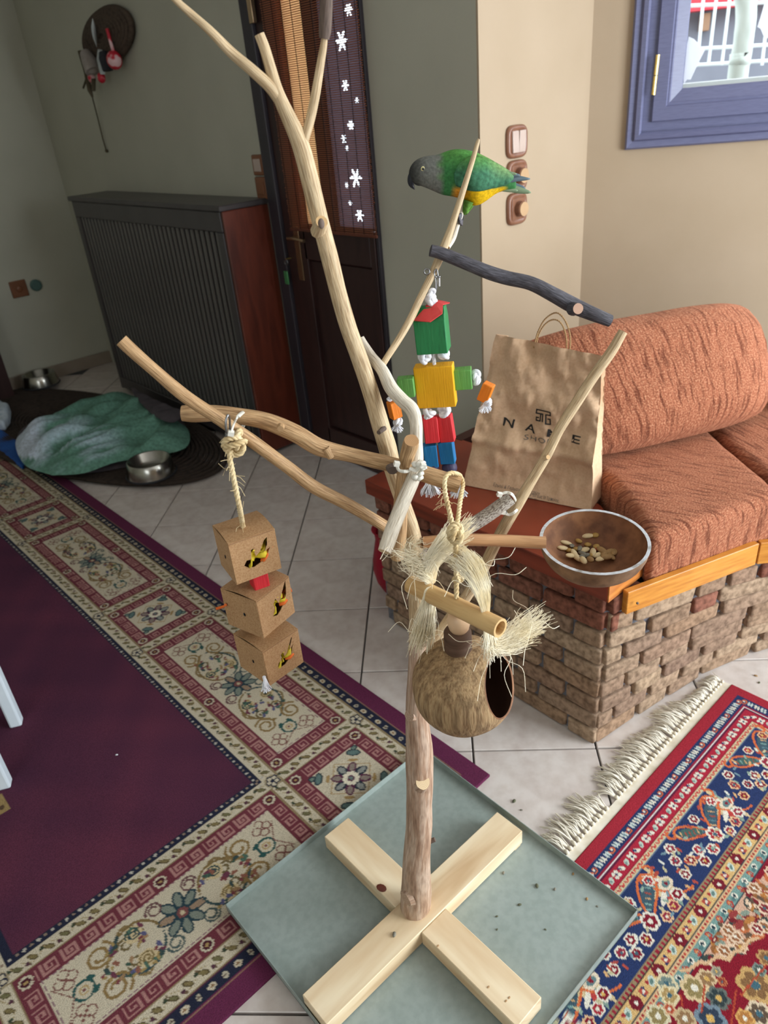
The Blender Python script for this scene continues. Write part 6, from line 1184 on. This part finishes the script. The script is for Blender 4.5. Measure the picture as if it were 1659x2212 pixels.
# pair of plates beside the door frame
for y0, y1, x0, nm in ((335, 378, 543, 'wall_switch'), (382, 428, 551, 'wall_socket')):
    c_ = pX(x0, (y0 + y1) / 2, 1.418); c_.y = 2.335 ; h = (y1 - y0) * dep(c_) / FPX * .95
    t = thing(nm, tuple(c_), 'upper small brown switch plate between radiator and door' if y0 < 350 else 'lower small brown plate just above the radiator cover', 'light switch', 'brown plates beside the door')
    g = G(); g.box((1.412, c_.y, c_.z), (.016, .085, h)); ob('frame', g, 'switch_orange', t, bevel=.006); g = G(); g.box((1.403, c_.y, c_.z), (.006, .055, h * .62)); ob('rocker', g, 'switch_plastic' if y0 < 350 else 'switch_orange', t, bevel=.003)
for (x, y, w, mat, nm, lab, cat) in ((41, 624, .11, 'switch_orange', 'wall_socket', 'square brown socket plate low on the pale left wall', 'socket'), (77, 616, .078, 'plastic_teal', 'wall_jack', 'small round teal jack beside the brown socket on the left wall', 'socket')):
    c_ = pY(x, y, 4.795); g = G(); t = thing(nm, tuple(c_), lab, cat)
    if 'teal' in mat: g.lathe([(w / 2, 0), (w / 2, .012), (w * .4, .018), (.0005, .018)], Vector((0, -1, 0)), c_, 20)
    else: g.box(c_, (w, .016, w))
    ob('frame', g, mat, t, bevel=.0 if 'teal' in mat else .006); g = G(); g.ball(c_ + Vector((0, -.012, 0)), w * .2, .004, w * .2, u=14, v=6); ob('insert', g, mat, t, smooth=True)
# wicker wall decoration
dc = pX(233, 78, 1.40); dk = m_px(dc); dec = thing('wall_wreath', (1.41, dc.y, dc.z), 'round dark wicker wall hanging with feather and ornaments above the radiator', 'wall decoration')
g = G(); n = 40
for r_i in range(9):
    r = .045 + r_i * .0265; g.tube([Vector((1.405 - .035 * (1 - (r / .30) ** 2), dc.y + math.cos(t) * r * 1.16, dc.z + math.sin(t) * r * .42 - math.cos(t) * r * .08)) for t in np.linspace(0, 2 * math.pi, n, endpoint=False)], .0155, 7, closed=True)
g.ball((1.385, dc.y, dc.z), .02, .05, .045)
ob('wicker_disc', g, 'wicker', dec, smooth=True)
def lf(x): return pX(x[0], x[1], 1.34)
g = G(); q = [lf((200, 40)), lf((203, 70)), lf((209, 102))]; g.tube(catmull(q, 6), [v * dk for v in (1, 3, 5, 7, 8, 8.5, 8.5, 8, 7.5, 6, 4, 2, .5)], 10, capmi=0, flat=.5); ob('white_feather', g, 'feather_white', dec, smooth=True)
g = G(); g.ball(lf((247, 130)), 16 * dk, 17 * dk, 18 * dk, u=18, v=12); ob('red_bauble', g, 'ornament_red', dec, smooth=True); g = G(); g.tube([lf((231, 62)), lf((240, 95)), lf((246, 115))], .009, 8, capmi=0); ob('red_ribbon', g, 'ornament_red', dec, smooth=True)
g = G(); g.tube([lf((222, 112)), lf((226, 125)), lf((234, 152))], [.02, .03, .028], 10, capmi=0); ob('dark_figure', g, 'figure_dark', dec, smooth=True)
g = G(); g.tube([lf((184, 114)), lf((192, 130)), lf((202, 154))], [.03, .04, .045], 10, capmi=0); g.ball(lf((199, 148)), .03, u=10, v=8); ob('grey_figure', g, 'figure_grey', dec, smooth=True)
g = G(); g.tube([lf((216, 108)), lf((217, 130)), lf((222, 160))], [.012, .02, .014], 8, capmi=0); ob('grey_strip', g, 'feather_white', dec, smooth=True)
for x, y in ((198, 168), (219, 168)): g = G(); g.ball(lf((x, y)), .022, .022, .026, u=10, v=8); ob('red_berry', g, 'ornament_red', dec, smooth=True)
g = G(); g.tube([lf((172, 110)), lf((186, 155)), lf((194, 195)), lf((200, 210))], [.012, .014, .014, .006], 8, capmi=0); g.tube([lf((188, 165)), lf((180, 190))], .006, 6, capmi=0); g.tube([lf((202, 170)), lf((202, 195))], .012, 6, capmi=0); ob('dark_twig', g, 'twig_dark', dec, smooth=True)
g = G(); g.tube([lf((198, 205)), pX(210, 250, 1.40), pX(222, 300, 1.41), pX(229, 324, 1.412)], .0035, 6, capmi=0); g.ball(pX(230, 326, 1.41), .010, u=8, v=6); ob('hanging_string', g, 'twig_dark', dec, smooth=True)
# ================================================================== DOG CORNER
mat_c = Vector((.66, 3.55, 0)); mt = thing('braided_mat', (mat_c.x, mat_c.y, .011), 'dark brown braided oval floor mat under the pet bed', 'mat')
MA, MB, MR_ = 1.24, .46, math.radians(100)
def mp_(a, r, z): x, y = MA * r * math.cos(a), MB * r * math.sin(a); return Vector((mat_c.x + x * math.cos(MR_) - y * math.sin(MR_), mat_c.y + x * math.sin(MR_) + y * math.cos(MR_), z))
g = G()
for k in range(34):
    r = (k + .7) / 34; g.tube([mp_(a, r, .020) for a in np.linspace(0, 2 * math.pi, 64, endpoint=False)], .0105, 6, closed=True)
ob('braid_rings', g, 'braid', mt, smooth=True)
def blob(nm, pts, z0, z1, mat, parent, r=.05, amp=.02, sc=6, label=None, cat=None, smooth=True, sd=0., stripes=0.):
    bm = bmesh.new(); f = bm.faces.new([bm.verts.new((p[0], p[1], z0)) for p in pts]); ex = bmesh.ops.extrude_face_region(bm, geom=[f])
    for v in ex['geom']:
        if isinstance(v, bmesh.types.BMVert): v.co.z = z1
    bmesh.ops.recalc_face_normals(bm, faces=bm.faces[:]); bmesh.ops.bevel(bm, geom=[e for e in bm.edges if e.calc_face_angle(0) > .5], offset=r, segments=4, affect='EDGES', profile=.5); bmesh.ops.triangulate(bm, faces=[f for f in bm.faces if len(f.verts) > 4])
    for q in range(5): bmesh.ops.subdivide_edges(bm, edges=[e for e in bm.edges if e.calc_length() > .035], cuts=1); bmesh.ops.triangulate(bm, faces=[f for f in bm.faces if len(f.verts) > 4])
    for v in bm.verts:
        t = max(0, (v.co.z - z0) / (z1 - z0)); v.co.z += t * amp * (noise.noise(v.co * sc + Vector((sd, 0, 0))) + .5 * noise.noise(v.co * sc * 2.6 + Vector((sd, 0, 0))))
    for f in bm.faces: f.smooth = True
    me = bpy.data.meshes.new(nm); bm.to_mesh(me); bm.free(); me.materials.append(MATS[mat]); return ob(nm, me, None, parent, label=label, cat=cat)
def zp(l, z): return [pz(x, y, z) for x, y in l]
bed = thing('pet_bed', tuple(pz(220, 930, .03)), 'flat grey pet bed cushion with rumpled green fleece cover on the mat', 'pet bed')
def drape(nm, pxs, zt, z0, mat, colf=None, amp=.03, sd=0., ex=5., nr=34, na=110, dirn=(1, 0)):
    P = [pz(x, y, zt) for x, y in pxs]; P = catmull(P + [P[0]], 8)[:-1]; c_ = sum(P, Vector()) / len(P); V = []; cc = []
    for i in range(nr + 1):
        r = i / nr
        for k in range(na):
            f = k / na * len(P); i0 = int(f); p = c_.lerp(P[i0].lerp(P[(i0 + 1) % len(P)], f - i0), r); q = p.x * dirn[0] + p.y * dirn[1]; w = -p.x * dirn[1] + p.y * dirn[0]
            fold = noise.noise(Vector((q * 3.2 + sd, w * 11, 0))) + .5 * noise.noise(Vector((q * 7 + sd, w * 24, 4))); p.z = z0 + (zt - z0) * (1 - r ** ex) + amp * (fold - 1.1 * abs(noise.noise(Vector((q * 2.2 + sd, w * 5, 9))))) * (1 - r ** 4); V.append(p); cc.append(colf(*proj(p)[:2], fold) if colf else (1, 1, 1))
    g = G(); g.add(V, [(i * na + k, i * na + (k + 1) % na, (i + 1) * na + (k + 1) % na, (i + 1) * na + k) for i in range(nr) for k in range(na)]); me = meshof(nm, g, mat, True)
    if colf: ca = me.color_attributes.new('Col', 'FLOAT_COLOR', 'POINT'); ca.data.foreach_set('color', np.array([(*c, 1) for c in cc]).ravel())
    return ob(nm, me, None, bed)
vcol('fleece', .95, 60, .6, .004)
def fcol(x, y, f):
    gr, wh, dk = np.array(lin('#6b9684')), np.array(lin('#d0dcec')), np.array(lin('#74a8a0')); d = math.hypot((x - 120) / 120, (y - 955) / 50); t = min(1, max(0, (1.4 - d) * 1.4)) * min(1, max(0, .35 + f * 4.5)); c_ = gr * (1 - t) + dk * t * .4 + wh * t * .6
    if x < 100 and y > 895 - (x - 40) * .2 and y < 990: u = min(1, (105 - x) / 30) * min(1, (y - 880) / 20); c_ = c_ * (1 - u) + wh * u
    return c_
drape('bed_base', [(70, 990), (150, 1010), (250, 1000), (345, 975), (398, 945), (400, 912), (370, 880), (300, 862), (150, 880), (50, 910), (35, 950)], .07, .036, 'bed_base', None, .008)
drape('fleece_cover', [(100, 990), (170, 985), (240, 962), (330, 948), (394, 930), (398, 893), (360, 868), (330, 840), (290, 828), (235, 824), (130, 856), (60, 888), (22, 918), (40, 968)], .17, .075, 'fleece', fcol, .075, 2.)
drape('fleece_lining', [(280, 830), (335, 858), (378, 876), (395, 885), (372, 905), (330, 890), (290, 850)], .185, .165, 'bed_base', None, .012, 5.)
def bowl(cpx, r, h, z0, label):
    p = pz(*cpx, z0); t = thing('steel_bowl', (p.x, p.y, z0), label, 'bowl', 'steel pet bowls'); o_ = Vector((p.x, p.y, z0))
    g = G(); g.lathe([(r * 1.08, 0), (r * 1.08, .006), (r * 1.0, h * .55), (r * .94, h), (r * .90, h + .004), (r * .86, h), (r * .78, h * .45), (r * .6, h * .28), (.0005, h * .26)], Vector((0, 0, 1)), o_, 40); ob('basin', g, 'steel', t, smooth=True); g = G(); g.lathe([(r * 1.11, .0), (r * 1.12, .004), (r * 1.07, .009)], Vector((0, 0, 1)), o_, 40); ob('rubber_foot', g, 'figure_dark', t, smooth=True)
bowl((328, 1022), .115, .075, .034, 'shiny steel pet bowl at the front edge of the braided mat'); bowl((90, 830), .115, .08, .034, 'steel pet bowl behind the green fleece by the wall')
blob('blue_cloth', zp([(-60, 905), (0, 928), (35, 952), (62, 1000), (48, 1012), (0, 975), (-60, 960)], .02), .010, .03, 'blue_cloth', None, .006, .004, label='blue cloth edge between the rug and pet bed', cat='cloth')
blob('pale_cushion', zp([(-60, 872), (0, 874), (22, 884), (20, 905), (10, 920), (-60, 915)], .06), .022, .10, 'pale_cloth', None, .02, .02, label='pale blue cushion corner at the left edge beside the bed', cat='cushion')
g = G(); q = pY(-6, 770, 4.62); g.box((q.x - .14, 4.66, .36), (.30, .22, .7)); cb = ob('dark_cabinet', g, 'door_wood', bevel=.006, label='dark wood furniture edge at the far left by the wall', cat='cabinet')
# ================================================================== CHAIR
chA, chB = Vector((-.443, 1.292, 0)), Vector((-.548, 1.068, 0)); cd = (chA - chB).normalized(); cp_ = Vector((-cd.y, cd.x, 0)); ch = thing('white_chair', tuple((chA + chB) / 2 + cp_ * .2 + Vector((0, 0, .01))), 'white painted chair whose legs stand on the purple rug', 'chair')
if cp_.x > 0: cp_ = -cp_
for p in (chA, chB, chA + cp_ * .4, chB + cp_ * .4):
    g = G(); ri = Matrix((cd, cp_, Vector((0, 0, 1)))).transposed(); g.box(p + Vector((0, 0, .24)), (.036, .036, .462), ri); ob('leg', g, 'chair_white', ch, bevel=.006)
g = G(); g.box((chA + chB) / 2 + cp_ * .2 + Vector((0, 0, .485)), (.36, .46, .03), ri); ob('seat', g, 'chair_white', ch, bevel=.01)
g = G(); g.box((chA + chB) / 2 + cp_ * .41 + Vector((0, 0, .72)), (.34, .025, .42), ri); ob('backrest', g, 'chair_white', ch, bevel=.01)
# ================================================================== SMALL THINGS
vp = pz(853, 1280, 0); rp_ = thing('red_vase', tuple(vp), 'translucent red plastic vase on the tiles behind the far end of the bricks', 'vase')
kv = m_px(vp + Vector((0, 0, .12))); pf = [(.0005, .001), (10 * kv, .002), (24 * kv, .02), (36 * kv, .06), (42 * kv, .11), (41 * kv, .15), (35 * kv, .20), (31 * kv, .235), (32 * kv, .26), (36 * kv, .275)]
g = G(); g.lathe(pf + [(r - .002, z) for r, z in pf[::-1][:-1]] + [(.0005, .003)], Vector((0, 0, 1)), vp, 32); ob('vessel', g, 'red_plastic', rp_, smooth=True)
g = G(); g.tube([vp + Vector((36 * kv * math.cos(t), 36 * kv * math.sin(t), .276)) for t in np.linspace(0, 2 * math.pi, 32, endpoint=False)], .0028, 8, closed=True); ob('rim', g, 'red_plastic', rp_, smooth=True)
random.seed(77)
for i, (x, y, z, s) in enumerate(((1052, 1882, .0145, .004), (1088, 1886, .0145, .005), (1160, 1914, .0145, .0065), (1199, 1921, .0145, .0045), (1122, 1955, .0145, .005), (1073, 1980, .0145, .0035), (1268, 1942, .0145, .0045), (1290, 1958, .0145, .003), (1238, 1888, .0145, .004), (1074, 2008, .0145, .003), (1178, 2008, .0145, .003), (852, 2019, .0605, .007), (1111, 1731, .0005, .007), (1126, 1750, .0005, .004), (1632, 1460, .0005, .006), (1640, 1475, .0005, .005), (252, 1631, .0105, .0045))):
    p = pz(x, y, z); g = G(); g.ball((0, 0, 0), s, s * .6, s * .35, u=7, v=5, jit=.4); mat = random.choice(['crumb', 'seed_grey', 'crumb', 'seed_husk']) if i < 16 else 'paper_white'
    lab = 'tiny seed crumb scattered on the grey tray' if z == .0145 else ('dark green crumb on the pine foot plank' if z > .05 else ('tiny white speck on the purple rug' if i == 16 else ('dark crumb on the tiles beside the tray' if i < 14 else 'dark crumb on the tiles beyond the rug fringe')))
    o = ob('crumb', g, mat, smooth=True, label=lab, cat='crumb', group='seed crumbs on the floor'); o.location = p + Vector((0, 0, s * .3)); o.rotation_euler = (0, 0, random.uniform(0, 3))
